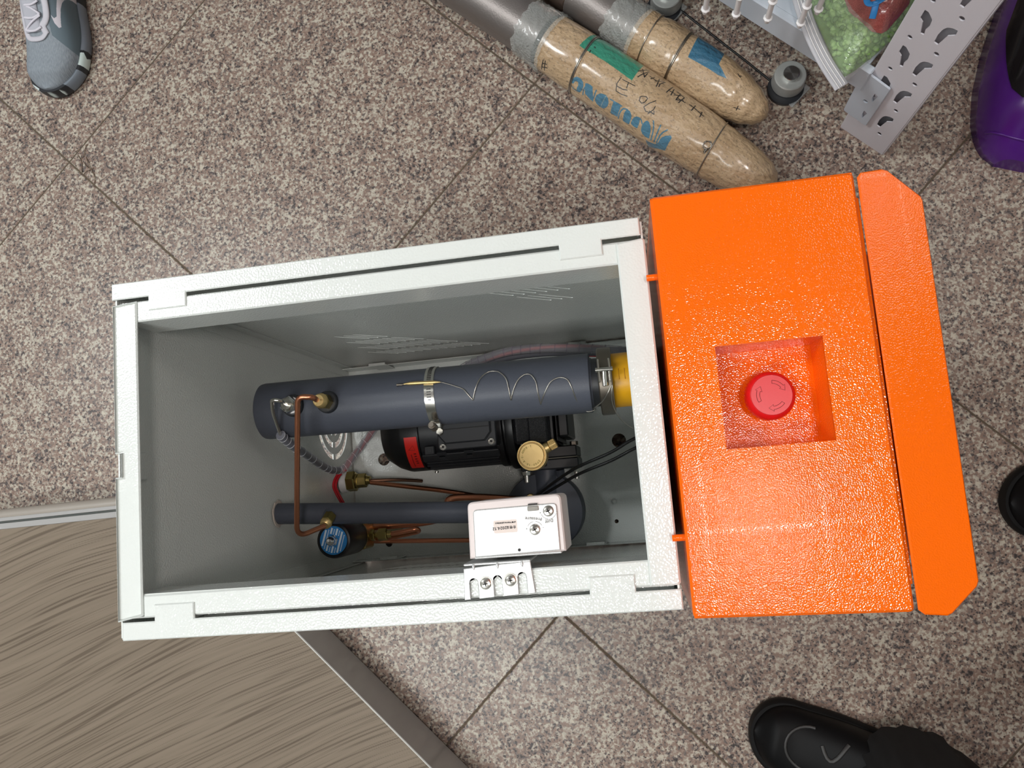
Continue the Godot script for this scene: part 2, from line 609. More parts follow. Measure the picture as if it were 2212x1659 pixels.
func floor_tiles():
	var s := Shape.new()
	s.span(-2.5, 2.3, -0.06, -0.0012, -2.3, 2.0, 0.0)
	var base := struct(obj("floor", s, M.grout))
	var o := Vector3(-0.9754, 0, -0.6542)
	var e1 := Vector3(cos(0.797), 0, sin(0.797))
	var e2 := Vector3(-e1.z, 0, e1.x)
	var rng := RandomNumberGenerator.new()
	rng.seed = 5
	for i in range(-4, 6):
		for j in range(-5, 4):
			var c := o + e1 * 0.6 * (i + 0.5) + e2 * 0.6313 * (j + 0.5)
			if c.x < -1.9 or c.x > 1.6 or c.z < -1.7 or c.z > 1.4:
				continue
			var t := Shape.new()
			var hx := 0.2987
			var hz := 0.3143
			var uo := Vector2(rng.randf() * 0.5, rng.randf() * 0.5)
			var sx := 1.0 if rng.randf() < 0.5 else -1.0
			var swap := rng.randf() < 0.5
			var b := 0.0012
			var p := func(x, y, z): return c + e1 * x + e2 * z + Vector3(0, y, 0)
			var uv := func(x, z): return uo + (Vector2(z, x * sx) if swap else Vector2(x * sx, z)) / 1.3 + Vector2(0.25, 0.25)
			var k := [Vector2(-hx, -hz), Vector2(-hx, hz), Vector2(hx, hz), Vector2(hx, -hz)]
			for q in 4:
				var m: Vector2 = k[q]
				var n: Vector2 = k[(q + 1) % 4]
				var mi := m - m.sign() * b
				var ni := n - n.sign() * b
				t.quad(p.call(m.x, -0.012, m.y), p.call(n.x, -0.012, n.y), p.call(n.x, -b, n.y), p.call(m.x, -b, m.y), -1, uv.call(m.x, m.y), uv.call(n.x, n.y), uv.call(n.x, n.y), uv.call(m.x, m.y))
				t.quad(p.call(m.x, -b, m.y), p.call(n.x, -b, n.y), p.call(ni.x, 0.0, ni.y), p.call(mi.x, 0.0, mi.y), -1, uv.call(m.x, m.y), uv.call(n.x, n.y), uv.call(ni.x, ni.y), uv.call(mi.x, mi.y))
			var a := hx - b
			var d := hz - b
			t.quad(p.call(-a, 0.0, -d), p.call(-a, 0.0, d), p.call(a, 0.0, d), p.call(a, 0.0, -d), -1, uv.call(-a, -d), uv.call(-a, d), uv.call(a, d), uv.call(a, -d))
			obj("tile", t, M.granite, base)

func louvres(lower_first: bool) -> Array:
	# slanting slots in four rows of 3, 6, 9 and 12, as (x, y) outlines
	var hs := []
	for r in 4:
		for k in 3 * (r + 1):
			var c: Vector2
			if lower_first:
				c = Vector2(-0.357 + 0.0122 * k, 0.3235 - 0.0425 * r)
			else:
				c = Vector2(-0.0515 - 0.0122 * k - 0.033, 0.4225 + 0.0425 * r)
			var d := Vector2(0.0335, -0.0335)
			var n := d.normalized().orthogonal() * 0.0013
			hs.append([c + n, c + d * 0.5 + n, c + d + n, c + d * 1.02, c + d - n, c + d * 0.5 - n, c - n, c - d * 0.02])
	return hs

func cabinet():
	var t := thing("cabinet", "white powder-coated sheet-metal cabinet standing open at the top, pipes and motor inside", "cabinet")
	var top := 0.635
	# outer lips of the long side panels with their hooked tabs
	var s := Shape.new()
	s.prism(xz([Vector2(-0.4413, -0.2031), Vector2(0.0222, -0.2031), Vector2(0.0222, -0.1885), Vector2(-0.0088, -0.1885), Vector2(-0.0088, -0.1757), Vector2(-0.0436, -0.1757), Vector2(-0.0436, -0.1882), Vector2(-0.3705, -0.1882), Vector2(-0.3705, -0.1757), Vector2(-0.4062, -0.1757), Vector2(-0.4062, -0.1885), Vector2(-0.4413, -0.1885)]), 0.0022, laid(top - 0.0012), 0.0009)
	s.span(-0.4413, 0.0222, 0.03, top - 0.0012, -0.2031, -0.2019, 0.0)
	var back := s
	s = Shape.new()
	s.prism(xz([Vector2(-0.4365, 0.104), Vector2(0.0251, 0.104), Vector2(0.0251, 0.0887), Vector2(-0.0088, 0.0887), Vector2(-0.0088, 0.0757), Vector2(-0.044, 0.0757), Vector2(-0.044, 0.0887), Vector2(-0.3714, 0.0887), Vector2(-0.3714, 0.0757), Vector2(-0.4073, 0.0757), Vector2(-0.4073, 0.0892), Vector2(-0.4365, 0.0892)]), 0.0022, laid(top - 0.0012), 0.0009)
	var front := s
	# panels with their louvres; the polygon plane is (x, y)
	var holes := louvres(true) + louvres(false)
	var sheet := [Vector2(-0.4385, 0.03), Vector2(0.0222, 0.03), Vector2(0.0222, 0.633), Vector2(-0.4385, 0.633)]
	back = Shape.new()
	back.prism(xz([Vector2(-0.4413, -0.2031), Vector2(0.0222, -0.2031), Vector2(0.0222, -0.1885), Vector2(-0.0088, -0.1885), Vector2(-0.0088, -0.1757), Vector2(-0.0436, -0.1757), Vector2(-0.0436, -0.1882), Vector2(-0.3705, -0.1882), Vector2(-0.3705, -0.1757), Vector2(-0.4062, -0.1757), Vector2(-0.4062, -0.1885), Vector2(-0.4413, -0.1885)]), 0.0022, laid(top - 0.0012), 0.0009)
	obj("panel_lip", back, M.white, t)
	obj("panel_lip", front, M.white, t)
	s = Shape.new()
	s.prism(sheet, 0.0014, Transform3D(Basis(), Vector3(0, 0, -0.2024)), 0.0, holes)
	obj("louvred_panel", s, M.inner, t)
	s = Shape.new()
	s.prism(sheet, 0.0014, Transform3D(Basis(), Vector3(0, 0, 0.1018)), 0.0, holes)
	obj("louvred_panel", s, M.inner, t)
	# inner rails of the frame, each a top strip and a hanging flange
	s = Shape.new()
	s.prism(xz([Vector2(-0.418, -0.1852), Vector2(0.003, -0.1848), Vector2(0.003, -0.167), Vector2(-0.418, -0.167)]), 0.0016, laid(top - 0.0022), 0.0012)
	s.span(-0.43, 0.0135, 0.5885, top - 0.0024, -0.1685, -0.167, 0.0003)
	s.span(-0.44, 0.02, 0.5885, top - 0.006, -0.1865, -0.1852, 0.0)
	obj("frame_rail", s, M.white, t)
	s = Shape.new()
	s.prism(xz([Vector2(-0.418, 0.068), Vector2(0.003, 0.066), Vector2(0.003, 0.0857), Vector2(-0.418, 0.0862)]), 0.0016, laid(top - 0.0022), 0.0012)
	s.span(-0.43, 0.0135, 0.586, top - 0.0024, 0.0668, 0.0683, 0.0003)
	s.span(-0.44, 0.02, 0.586, top - 0.006, 0.0857, 0.087, 0.0)
	obj("frame_rail", s, M.white, t)
	# end rails, the left one notched for a latch
	s = Shape.new()
	s.prism(xz([Vector2(-0.4413, -0.1835), Vector2(-0.418, -0.1855), Vector2(-0.418, 0.0845), Vector2(-0.4402, 0.0885), Vector2(-0.4413, 0.0885), Vector2(-0.4413, -0.0325), Vector2(-0.4357, -0.0325), Vector2(-0.4357, -0.0528), Vector2(-0.4413, -0.0528)]), 0.0022, laid(top - 0.0016), 0.0012)
	obj("end_rail", s, M.white, t)
	s = Shape.new()
	s.prism(xz([Vector2(0.0022, -0.1838), Vector2(0.0235, -0.1858), Vector2(0.025, -0.184), Vector2(0.0252, 0.084), Vector2(0.0238, 0.0857), Vector2(0.0022, 0.0857)]), 0.0026, laid(top - 0.0016), 0.0014)
	obj("end_rail", s, M.white, t)
	s = Shape.new()
	s.span(-0.44, -0.434, 0.6, 0.627, -0.055, -0.03, 0.001)
	obj("latch_plate", s, M.inner, t)
	# left wall with the round fan guard: ring slots between spokes
	var gh := []
	var gc := Vector2(0.138, 0.117)   # (y, -z)
	for ring in [[0.0525, 0.0605], [0.035, 0.043], [0.0175, 0.0255]]:
		for q in 4:
			var a0: float = PI / 2 * q + 0.004 / ring[0]
			var a1: float = PI / 2 * (q + 1) - 0.004 / ring[0]
			var p := []
			for k in 13:
				p.append(gc + Vector2.from_angle(lerpf(a0, a1, k / 12.0)) * ring[1])
			for k in 13:
				p.append(gc + Vector2.from_angle(lerpf(a1, a0, k / 12.0)) * ring[0])
			gh.append(p)
	s = Shape.new()
	# plane coordinates (y, -z): x axis up, y axis to -z, normal +x
	var lx := Transform3D(Basis(Vector3(0, 1, 0), Vector3(0, 0, -1), Vector3(-1, 0, 0)), Vector3(-0.438, 0, 0))
	s.prism([Vector2(0.03, 0.2), Vector2(0.03, -0.102), Vector2(0.633, -0.102), Vector2(0.633, 0.2)], 0.0014, lx, 0.0, gh)
	obj("end_panel", s, M.inner, t)
	s = Shape.new()
	s.span(0.0225, 0.024, 0.03, 0.633, -0.2, 0.102, 0.0)
	obj("end_panel", s, M.inner, t)
	# corner posts
	for c in [[-0.438, -0.4365, -0.2008, -0.1885], [-0.438, -0.4365, 0.0825, 0.1012], [0.0205, 0.0222, -0.2008, -0.186], [0.0205, 0.0222, 0.084, 0.1012]]:
		s = Shape.new()
		s.span(c[0], c[1], 0.06, 0.6, c[2], c[3], 0.0004)
		s.span(c[0], c[1] + (0.012 if c[0] < -0.2 else 0.0) - (0.012 if c[0] > -0.2 else 0.0), 0.06, 0.6, -0.2008 if c[2] < 0 else 0.0995, -0.1995 if c[2] < 0 else 0.1012, 0.0)
		obj("corner_post", s, M.inner, t)
	# bottom tray with holes and turned-up edges
	s = Shape.new()
	var th := []
	for c in [[-0.386, -0.0537, 0.0095], [-0.0205, -0.0512, 0.0105], [-0.0354, 0.0674, 0.003], [-0.386, 0.075, 0.006]]:
		th.append(circle(Vector2(c[0], -c[1]), c[2], 20))
	s.prism(xz([Vector2(-0.436, -0.199), Vector2(0.021, -0.199), Vector2(0.021, 0.0985), Vector2(-0.436, 0.0985)]), 0.0018, laid(0.0632), 0.0, th)
	obj("bottom_tray", s, M.inner, t)
	s = Shape.new()
	s.span(-0.4355, 0.02, 0.065, 0.094, -0.1985, -0.197, 0.0004)
	obj("tray_edge", s, M.inner, t)
	s = Shape.new()
	s.span(-0.4355, 0.02, 0.065, 0.094, 0.097, 0.0985, 0.0004)
	obj("tray_edge", s, M.inner, t)
	for x in [-0.385, -0.078]:
		for z in [-0.1955, 0.0955]:
			s = Shape.new()
			s.span(x, x + 0.026, 0.066, 0.108, z - 0.0008, z + 0.0008, 0.0003)
			s.span(x - 0.002, x + 0.024, 0.1075, 0.1105, z - 0.0035, z + 0.0008, 0.0003)
			obj("hook_tab", s, M.inner, t)
	s = Shape.new()
	s.disc(0.0042, 0.003, 0.004, Transform3D(Basis(), Vector3(-0.036, 0.065, 0.0381)), 16, 0.001)
	obj("rivet", s, M.inner, t)
	# a score line in the tray near the left end, a fold of the sheet
	s = Shape.new()
	s.span(-0.4225, -0.419, 0.065, 0.0656, -0.19, 0.095, 0.0002)
	obj("tray_seam", s, M.inner, t)
	for x in [-0.42, 0.0]:
		for z in [-0.18, 0.08]:
			s = Shape.new()
			s.disc(0.018, 0.016, 0.0635, Transform3D(Basis(), Vector3(x, 0, z)), 20, 0.002)
			obj("foot", s, M.satin, t)

func hood():
	var t := thing("control_hood", "bright orange powder-coated hood beside the white cabinet with a recessed red stop button", "machine hood")
	var y := 0.66
	# shell: top plate with the square recess, walls below
	var s := Shape.new()
	var rec := xz([Vector2(0.067, -0.0887), Vector2(0.144, -0.0887), Vector2(0.144, -0.0122), Vector2(0.067, -0.0122)])
	s.prism(roundcorner(xz([Vector2(0.0315, -0.2095), Vector2(0.1808, -0.2085), Vector2(0.1808, 0.1103), Vector2(0.0305, 0.1068)]), 0.004), 0.0025, laid(y - 0.0025), 0.0018, [rec])
	obj("top_plate", s, M.orange, t)
	s = Shape.new()
	for w in [[0.0312, 0.0327, -0.209, 0.1065], [0.0312, 0.1805, -0.2092, -0.2077], [0.0312, 0.1805, 0.1055, 0.107], [0.179, 0.1805, -0.2085, 0.1065]]:
		s.span(w[0], w[1], 0.02, y - 0.0022, w[2], w[3], 0.0004)
	obj("side_skirt", s, M.orange, t)
	# recess box
	s = Shape.new()
	s.span(0.0655, 0.067, 0.617, y - 0.002, -0.0902, -0.0107, 0.0)
	s.span(0.144, 0.1455, 0.617, y - 0.002, -0.0902, -0.0107, 0.0)
	s.span(0.067, 0.144, 0.617, y - 0.002, -0.0902, -0.0887, 0.0)
	s.span(0.067, 0.144, 0.617, y - 0.002, -0.0122, -0.0107, 0.0)
	s.span(0.0655, 0.1455, 0.6155, 0.617, -0.0902, -0.0107, 0.0)
	obj("recess", s, M.orange, t)
	# sloping flap on the right with clipped corners
	s = Shape.new()
	var slope := 0.1
	var fx := Transform3D(Basis(Vector3(cos(slope), -sin(slope), 0), Vector3(0, 0, -1), Vector3(sin(slope), cos(slope), 0)), Vector3(0.183, y - 0.001, 0))
	s.prism([Vector2(0, 0.204), Vector2(0.003, 0.2075), Vector2(0.0185, 0.2085), Vector2(0.0225, 0.207), Vector2(0.0435, 0.185), Vector2(0.0445, 0.182), Vector2(0.0432, -0.0925), Vector2(0.0415, -0.0962), Vector2(0.0225, -0.1128), Vector2(0.019, -0.1142), Vector2(0.004, -0.1125), Vector2(0, -0.109)], 0.0016, fx, 0.001)
	obj("flap", s, M.orange, t)
	s = Shape.new()
	s.span(0.1802, 0.1832, 0.55, y - 0.004, -0.19, 0.092, 0.0006)
	s.span(0.1815, 0.2245, 0.02, 0.05, -0.2, 0.1, 0.002)
	s.span(0.2228, 0.2245, 0.02, 0.642, -0.178, 0.088, 0.0006)
	obj("end_skirt", s, M.orange, t)
	# hinge pins over the cabinet rail
	for p in [Vector3(0.0264, 0.644, -0.1504), Vector3(0.0253, 0.644, 0.0501)]:
		s = Shape.new()
		s.disc(0.0026, 0.0026, 0.012, along(p + Vector3(-0.0035, 0, 0), Vector3(1, 0, 0)), 16, 0.0004)
		obj("hinge_pin", s, M.orange, t)
	# stop button
	var b := Node3D.new()
	b.name = "stop_button"
	b.position = Vector3(0.1061, 0.617, -0.0503)
	t.add_child(b, true)
	s = Shape.new()
	s.disc(0.0155, 0.0145, 0.012, Transform3D(), 32, 0.001)
	obj("collar", s, M.red, b)
	s = Shape.new()
	var prof := [Vector2(0, 0.011), Vector2(0.0165, 0.011), Vector2(0.0182, 0.0125), Vector2(0.0186, 0.018), Vector2(0.0178, 0.0235), Vector2(0.0158, 0.0262), Vector2(0.0153, 0.0265)]
	s.lathe(prof, Transform3D(), 48)
	for k in 40:
		var a := TAU * k / 40.0
		s.box(Vector3(cos(a) * 0.0184, 0.0155, sin(a) * 0.0184), Vector3(0.0008, 0.005, 0.0011), 0.0003, Basis(Vector3.UP, -a))
	obj("button_rim", s, M.red, b)
	s = Shape.new()
	s.lathe([Vector2(0.0153, 0.0262), Vector2(0.015, 0.0267), Vector2(0, 0.0271)], Transform3D(), 48)
	obj("button_face", s, M.redtop, b)
	# three turning arrows, engraved outlines
	for k in 3:
		var r0 := 0.0087
		var r1 := 0.0111
		var a0: float = deg_to_rad([83.0, 320.0, 205.0][k])
		var a1 := a0 - deg_to_rad(48)
		var a2 := a1 - deg_to_rad(20)
		var q := []
		for j in 7:
			q.append(Vector2.from_angle(lerpf(a0, a1, j / 6.0)) * r1)
		q.append(Vector2.from_angle(a1) * (r1 + 0.0014))
		q.append(Vector2.from_angle(a2) * (r0 + r1) * 0.52)
		q.append(Vector2.from_angle(a1) * (r0 - 0.0014))
		for j in 7:
			q.append(Vector2.from_angle(lerpf(a1, a0, j / 6.0)) * r0)
		q.append(q[0])
		s = Shape.new()
		var path := []
		for p in q:
			path.append(Vector3(p.x, 0.02705 - 0.0000, -p.y))
		s.sweep(path, 0.00017, 6)
		obj("arrow", s, M.engrave, b)

func roundcorner(p: Array, r: float) -> Array:
	var a := []
	var n := p.size()
	for i in n:
		var u: Vector2 = p[i] + (p[(i + n - 1) % n] - p[i]).normalized() * r
		var w: Vector2 = p[i] + (p[(i + 1) % n] - p[i]).normalized() * r
		for j in 5:
			var t := j / 4.0
			a.append(u.lerp(p[i], t).lerp(p[i].lerp(w, t), t))
	return a

func build_rest():
	pipes()
	copper_tubes()
	motor()
	pump()
	switch_box()
	wires()
	wrapped_tubes()
	rack()
	board()
	purple()
	shoes()

# ---------- inside the cabinet ----------
const PIPE_Y := 0.405
const PIPE_Z := -0.1035

func pipes():
	var t := thing("large_pipe", "thick slate-grey plastic pipe running lengthwise inside the cabinet, white cap at its left end", "pipe")
	var z0 := -0.1052
	var a := Vector3(-0.4145, PIPE_Y, z0)
	var b := Vector3(-0.0385, PIPE_Y, -0.1012)
	var xf := along(a, b - a)
	var L := a.distance_to(b)
	var s := Shape.new()
	s.lathe([Vector2(0, 0), Vector2(0.029, 0), Vector2(0.0316, 0.0018), Vector2(0.0322, 0.005), Vector2(0.0322, L - 0.0006), Vector2(0.0316, L), Vector2(0.027, L), Vector2(0.027, L + 0.002)], xf, 64)
	obj("pipe_body", s, M.pvc, t)
	s = Shape.new()
	s.lathe([Vector2(0.0262, L), Vector2(0.0262, L + 0.022)], xf, 48)
	obj("coupling", s, M.satin, t)
	s = Shape.new()
	s.lathe([Vector2(0, -0.0078), Vector2(0.0108, -0.0078), Vector2(0.0132, -0.005), Vector2(0.0138, 0.0)], xf, 32)
	var cap := obj("end_cap", s, M.white_plastic, t)
	cap.set_meta("label", "white round end cap")
	for x in [-0.3652, -0.3253]:
		s = Shape.new()
		s.disc(0.0125, 0.0118, 0.0065, Transform3D(Basis(), Vector3(x, PIPE_Y + 0.0305, -0.1048)), 24, 0.001)
		obj("boss", s, M.satin, t)
	# grey-white glue crumbs by the bosses
	s = Shape.new()
	for p in [Vector3(-0.3204, 0.4375, -0.1021), Vector3(-0.3559, 0.436, -0.102), Vector3(-0.3544, 0.436, -0.0998), Vector3(-0.3315, 0.436, -0.0961)]:
		s.box(p, Vector3(0.0009, 0.0008, 0.0017), 0.0002, Basis(Vector3.UP, p.x * 90.0))
	obj("glue_crumb", s, M.white_plastic, t).set_meta("kind", "stuff")

	t = thing("yellow_pipe", "yellow plastic pipe section clamped to the right end of the thick grey pipe", "pipe")
	s = Shape.new()
	s.lathe([Vector2(0.0262, -0.006), Vector2(0.0285, -0.006), Vector2(0.0292, -0.004), Vector2(0.0292, 0.034), Vector2(0.0, 0.034)], along(Vector3(-0.0145, PIPE_Y, -0.1012), Vector3.RIGHT), 48)
	obj("pipe_body", s, M.yellow, t)
	s = Shape.new()
	for k in 2:
		s.sweep([Vector3(-0.0075 + k * 0.006, PIPE_Y + 0.0285, -0.11), Vector3(-0.0075 + k * 0.006, PIPE_Y + 0.0294, -0.0985)], 0.0004, 6)
	obj("mould_line", s, mat("amber line", Color8(190, 128, 8), 0.5), t)

	t = thing("pipe_clamp", "dark grey ring clamp with a bright hinged buckle joining grey and yellow pipes", "clamp")
	var cx := along(Vector3(-0.0295, PIPE_Y, -0.1014), Vector3.RIGHT)
	s = Shape.new()
	s.lathe([Vector2(0.0262, 0), Vector2(0.0355, 0), Vector2(0.0366, 0.0012), Vector2(0.0366, 0.0138), Vector2(0.0355, 0.015), Vector2(0.0262, 0.015)], cx, 56)
	obj("ring", s, M.dullsteel, t)
	for k in [-1, 1]:
		s = Shape.new()
		s.span(-0.0222 + k * 0.0055 - 0.001, -0.0222 + k * 0.0055 + 0.001, PIPE_Y + 0.031, PIPE_Y + 0.0415, -0.1205, -0.096, 0.0008)
		obj("buckle_side", s, M.steel, t)
	s = Shape.new()
	s.sweep([Vector3(-0.031, PIPE_Y + 0.0395, -0.109), Vector3(-0.0132, PIPE_Y + 0.0395, -0.109)], 0.0024, 14)
	obj("hinge_pin", s, M.steel, t)
	s = Shape.new()
	s.sweep([Vector3(-0.0222, PIPE_Y + 0.038, -0.107), Vector3(-0.0222, PIPE_Y + 0.0385, -0.092)], 0.003, 14)
	obj("bolt", s, M.steel, t)

	t = thing("hose_clamp", "slotted stainless worm-drive hose clamp strapped round the middle of the thick grey pipe", "hose clamp")
	var hx := -0.2165
	var hc := along(Vector3(hx, PIPE_Y, -0.1032), Vector3.RIGHT)
	s = Shape.new()
	s.lathe([Vector2(0.0322, 0), Vector2(0.0331, 0.0002), Vector2(0.0331, 0.0108), Vector2(0.0322, 0.011)], hc, 64)
	obj("band", s, M.steel, t)
	for k in 26:
		var an := deg_to_rad(-8.0 + k * 5.0) if k < 5 else deg_to_rad(-8.0 - (k - 4) * 4.2)
		if k >= 5 and k < 7:
			continue
		s = Shape.new()
		var r := 0.0332
		var dir := Vector3(0, cos(an), sin(an))
		s.box(Vector3(hx + 0.0055, PIPE_Y, -0.1032) + dir * r, Vector3(0.0046, 0.0004, 0.0009), 0.0, Basis(Vector3.RIGHT, an))
		obj("slot", s, M.ink, t)
	# screw housing on the near flank
	var ha := deg_to_rad(78.0)
	var hd := Vector3(0, cos(ha), sin(ha))
	var hp := Vector3(hx + 0.0055, PIPE_Y, -0.1032) + hd * 0.0355
	s = Shape.new()
	s.box(hp, Vector3(0.0125, 0.006, 0.012), 0.001, Basis(Vector3.RIGHT, ha))
	obj("screw_housing", s, M.steel, t)
	s = Shape.new()
	var tang := Vector3(0, -sin(ha), cos(ha))
	for k in 6:
		s.disc(0.0042, 0.0042, 0.0011, along(hp + hd * 0.003 - tang * (0.006 + k * 0.0022) + Vector3(0, 0.004, 0), -tang), 14, 0.0003)
	s.disc(0.003, 0.003, 0.016, along(hp + hd * 0.003 - tang * 0.004 + Vector3(0, 0.004, 0), -tang), 12, 0.0003)
	obj("worm_screw", s, M.dullsteel, t)
	s = Shape.new()
	hexprism(s, 0.004, 0.005, along(hp + hd * 0.004 + tang * 0.004 + Vector3(0.002, 0, 0), tang), 0.0006)
	obj("screw_head", s, M.steel, t)

	# temperature bulb and its hair-thin tube
	t = thing("capillary_wire", "thin wavy capillary wire on the thick pipe, brass bulb under the hose clamp", "wire")
	var on_pipe := func(v: Vector3, lift: float) -> Vector3:
		var dz: float = v.z - PIPE_Z
		return Vector3(v.x, PIPE_Y + sqrt(maxf(0.00004, 0.0322 * 0.0322 - dz * dz)) + lift, v.z)
	s = Shape.new()
	var bulb := []
	for p in [Vector3(-0.2382, 0.437, -0.116), Vector3(-0.2351, 0.437, -0.1162), Vector3(-0.2315, 0.437, -0.1161), Vector3(-0.2237, 0.437, -0.1158), Vector3(-0.2135, 0.437, -0.1153), Vector3(-0.2058, 0.437, -0.1148), Vector3(-0.2007, 0.437, -0.1145), Vector3(-0.1976, 0.437, -0.1142)]:
		bulb.append(on_pipe.call(p, 0.0022))
	s.sweep(bulb, [0.0008, 0.0011, 0.0019, 0.002, 0.0018, 0.0021, 0.0012, 0.0007], 12)
	obj("bulb", s, M.brass, t)
	s = Shape.new()
	bulb = []
	for p in [Vector3(-0.2461, 0.437, -0.1158), Vector3(-0.2434, 0.437, -0.116), Vector3(-0.2403, 0.437, -0.1157), Vector3(-0.2382, 0.437, -0.116)]:
		bulb.append(on_pipe.call(p, 0.002))
	s.sweep(bulb, [0.0016, 0.0012, 0.0014, 0.0008], 8)
	obj("crimped_end", s, M.dullsteel, t)
	s = Shape.new()
	var w := []
	for seg in [[Vector3(-0.1981, 0.437, -0.1145), Vector3(-0.1921, 0.437, -0.1124), Vector3(-0.1807, 0.437, -0.1078), Vector3(-0.1729, 0.437, -0.104), Vector3(-0.1683, 0.437, -0.098), Vector3(-0.1635, 0.437, -0.0914)], [Vector3(-0.1635, 0.437, -0.0914), Vector3(-0.1605, 0.437, -0.1008), Vector3(-0.1551, 0.437, -0.1122), Vector3(-0.148, 0.437, -0.119), Vector3(-0.1408, 0.437, -0.1208), Vector3(-0.133, 0.437, -0.1185), Vector3(-0.1261, 0.437, -0.1108), Vector3(-0.124, 0.437, -0.0997), Vector3(-0.123, 0.437, -0.0877)], [Vector3(-0.123, 0.437, -0.0877), Vector3(-0.1185, 0.437, -0.0991), Vector3(-0.1128, 0.437, -0.1085), Vector3(-0.1059, 0.437, -0.1132), Vector3(-0.0996, 0.437, -0.1121), Vector3(-0.0948, 0.437, -0.1047), Vector3(-0.0937, 0.437, -0.0942), Vector3(-0.0924, 0.437, -0.0808)], [Vector3(-0.0924, 0.437, -0.0808), Vector3(-0.0854, 0.437, -0.0934), Vector3(-0.0787, 0.437, -0.1026), Vector3(-0.0696, 0.437, -0.1061), Vector3(-0.0615, 0.437, -0.1033), Vector3(-0.0575, 0.437, -0.0941), Vector3(-0.0542, 0.437, -0.082), Vector3(-0.0506, 0.437, -0.0744), Vector3(-0.0443, 0.437, -0.0697), Vector3(-0.0359, 0.437, -0.0711)]]:
		var c := curve(seg, 5)
		for p in c:
			w.append(on_pipe.call(p, 0.0012))
	for p in curve([Vector3(-0.0362, 0.432, -0.0715), Vector3(-0.0276, 0.44, -0.0763), Vector3(-0.0209, 0.448, -0.0835), Vector3(-0.0153, 0.45, -0.0918), Vector3(-0.0167, 0.447, -0.0832), Vector3(-0.0172, 0.44, -0.0753), Vector3(-0.0148, 0.42, -0.066), Vector3(-0.0074, 0.4, -0.0558), Vector3(0.0018, 0.38, -0.0496)], 6):
		w.append(p)
	s.sweep(w, 0.00065, 7)
	obj("thin_tube", s, M.wire, t)

	# nickel fitting and the bent steel probe tube
	t = thing("probe_fitting", "bright nickel hex fitting with bent steel probe tube, on the thick pipe's left end", "pipe fitting")
	var fp := Vector3(-0.3652, 0.441, -0.1048)
	s = Shape.new()
	s.disc(0.0092, 0.0092, 0.0022, Transform3D(Basis(), fp), 24, 0.0004)
	obj("washer", s, M.white_plastic, t)
	s = Shape.new()
	hexprism(s, 0.0094, 0.0095, Transform3D(Basis(Vector3.UP, 0.3), fp + Vector3(0, 0.0022, 0)), 0.0008)
	obj("hex_nut", s, M.chrome, t)
	s = Shape.new()
	s.disc(0.0076, 0.0066, 0.003, Transform3D(Basis(), fp + Vector3(0, 0.0117, 0)), 24, 0.0008)
	obj("gland", s, M.steel, t)
	s = Shape.new()
	s.sweep(bent([Vector3(-0.3652, 0.454, -0.1048), Vector3(-0.3618, 0.476, -0.1061), Vector3(-0.3706, 0.478, -0.1083), Vector3(-0.3778, 0.462, -0.0969), Vector3(-0.3868, 0.425, -0.0741)], 0.009), 0.0021, 12)
	obj("probe_tube", s, M.steel, t)

	t = thing("small_pipe", "thin slate-grey plastic pipe coming out of the cabinet's left wall below the thick one", "pipe")
	a = Vector3(-0.4362, 0.337, 0.0132)
	b = Vector3(-0.118, 0.337, 0.0345)
	xf = along(a, b - a)
	L = a.distance_to(b)
	s = Shape.new()
	s.lathe([Vector2(0, 0), Vector2(0.0127, 0), Vector2(0.0127, L), Vector2(0, L)], xf, 40)
	obj("pipe_body", s, M.pvc, t)
	s = Shape.new()
	s.disc(0.0092, 0.0075, 0.012, along(Vector3(-0.3652, 0.343, 0.0177), Vector3(-0.12, 0.75, 0.55)), 24, 0.001)
	obj("boss", s, M.pvc, t)
	s = Shape.new()
	var rr := RandomNumberGenerator.new()
	rr.seed = 4
	var ring := []
	for k in 22:
		ring.append(Vector2.from_angle(TAU * k / 22.0) * rr.randf_range(0.0142, 0.0172))
	s.prism(ring, 0.0012, along(a + Vector3(0.0002, 0, 0), Vector3.RIGHT) * Transform3D(Basis(Vector3(1, 0, 0), Vector3(0, 0, -1), Vector3(0, 1, 0)), Vector3.ZERO), 0.0004)
	var col := obj("chipped_edge", s, mat("chipped bare edge", Color8(198, 186, 176), 0.7), t)
	col.set_meta("label", "ragged chipped wall edge round the pipe")

func nut(s: Shape, p: Vector3, dir: Vector3, r: float, h: float, spin := 0.0) -> Vector3:
	hexprism(s, r, h, along(p, dir) * Transform3D(Basis(Vector3.UP, spin), Vector3.ZERO), r * 0.09)
	return p + dir.normalized() * h

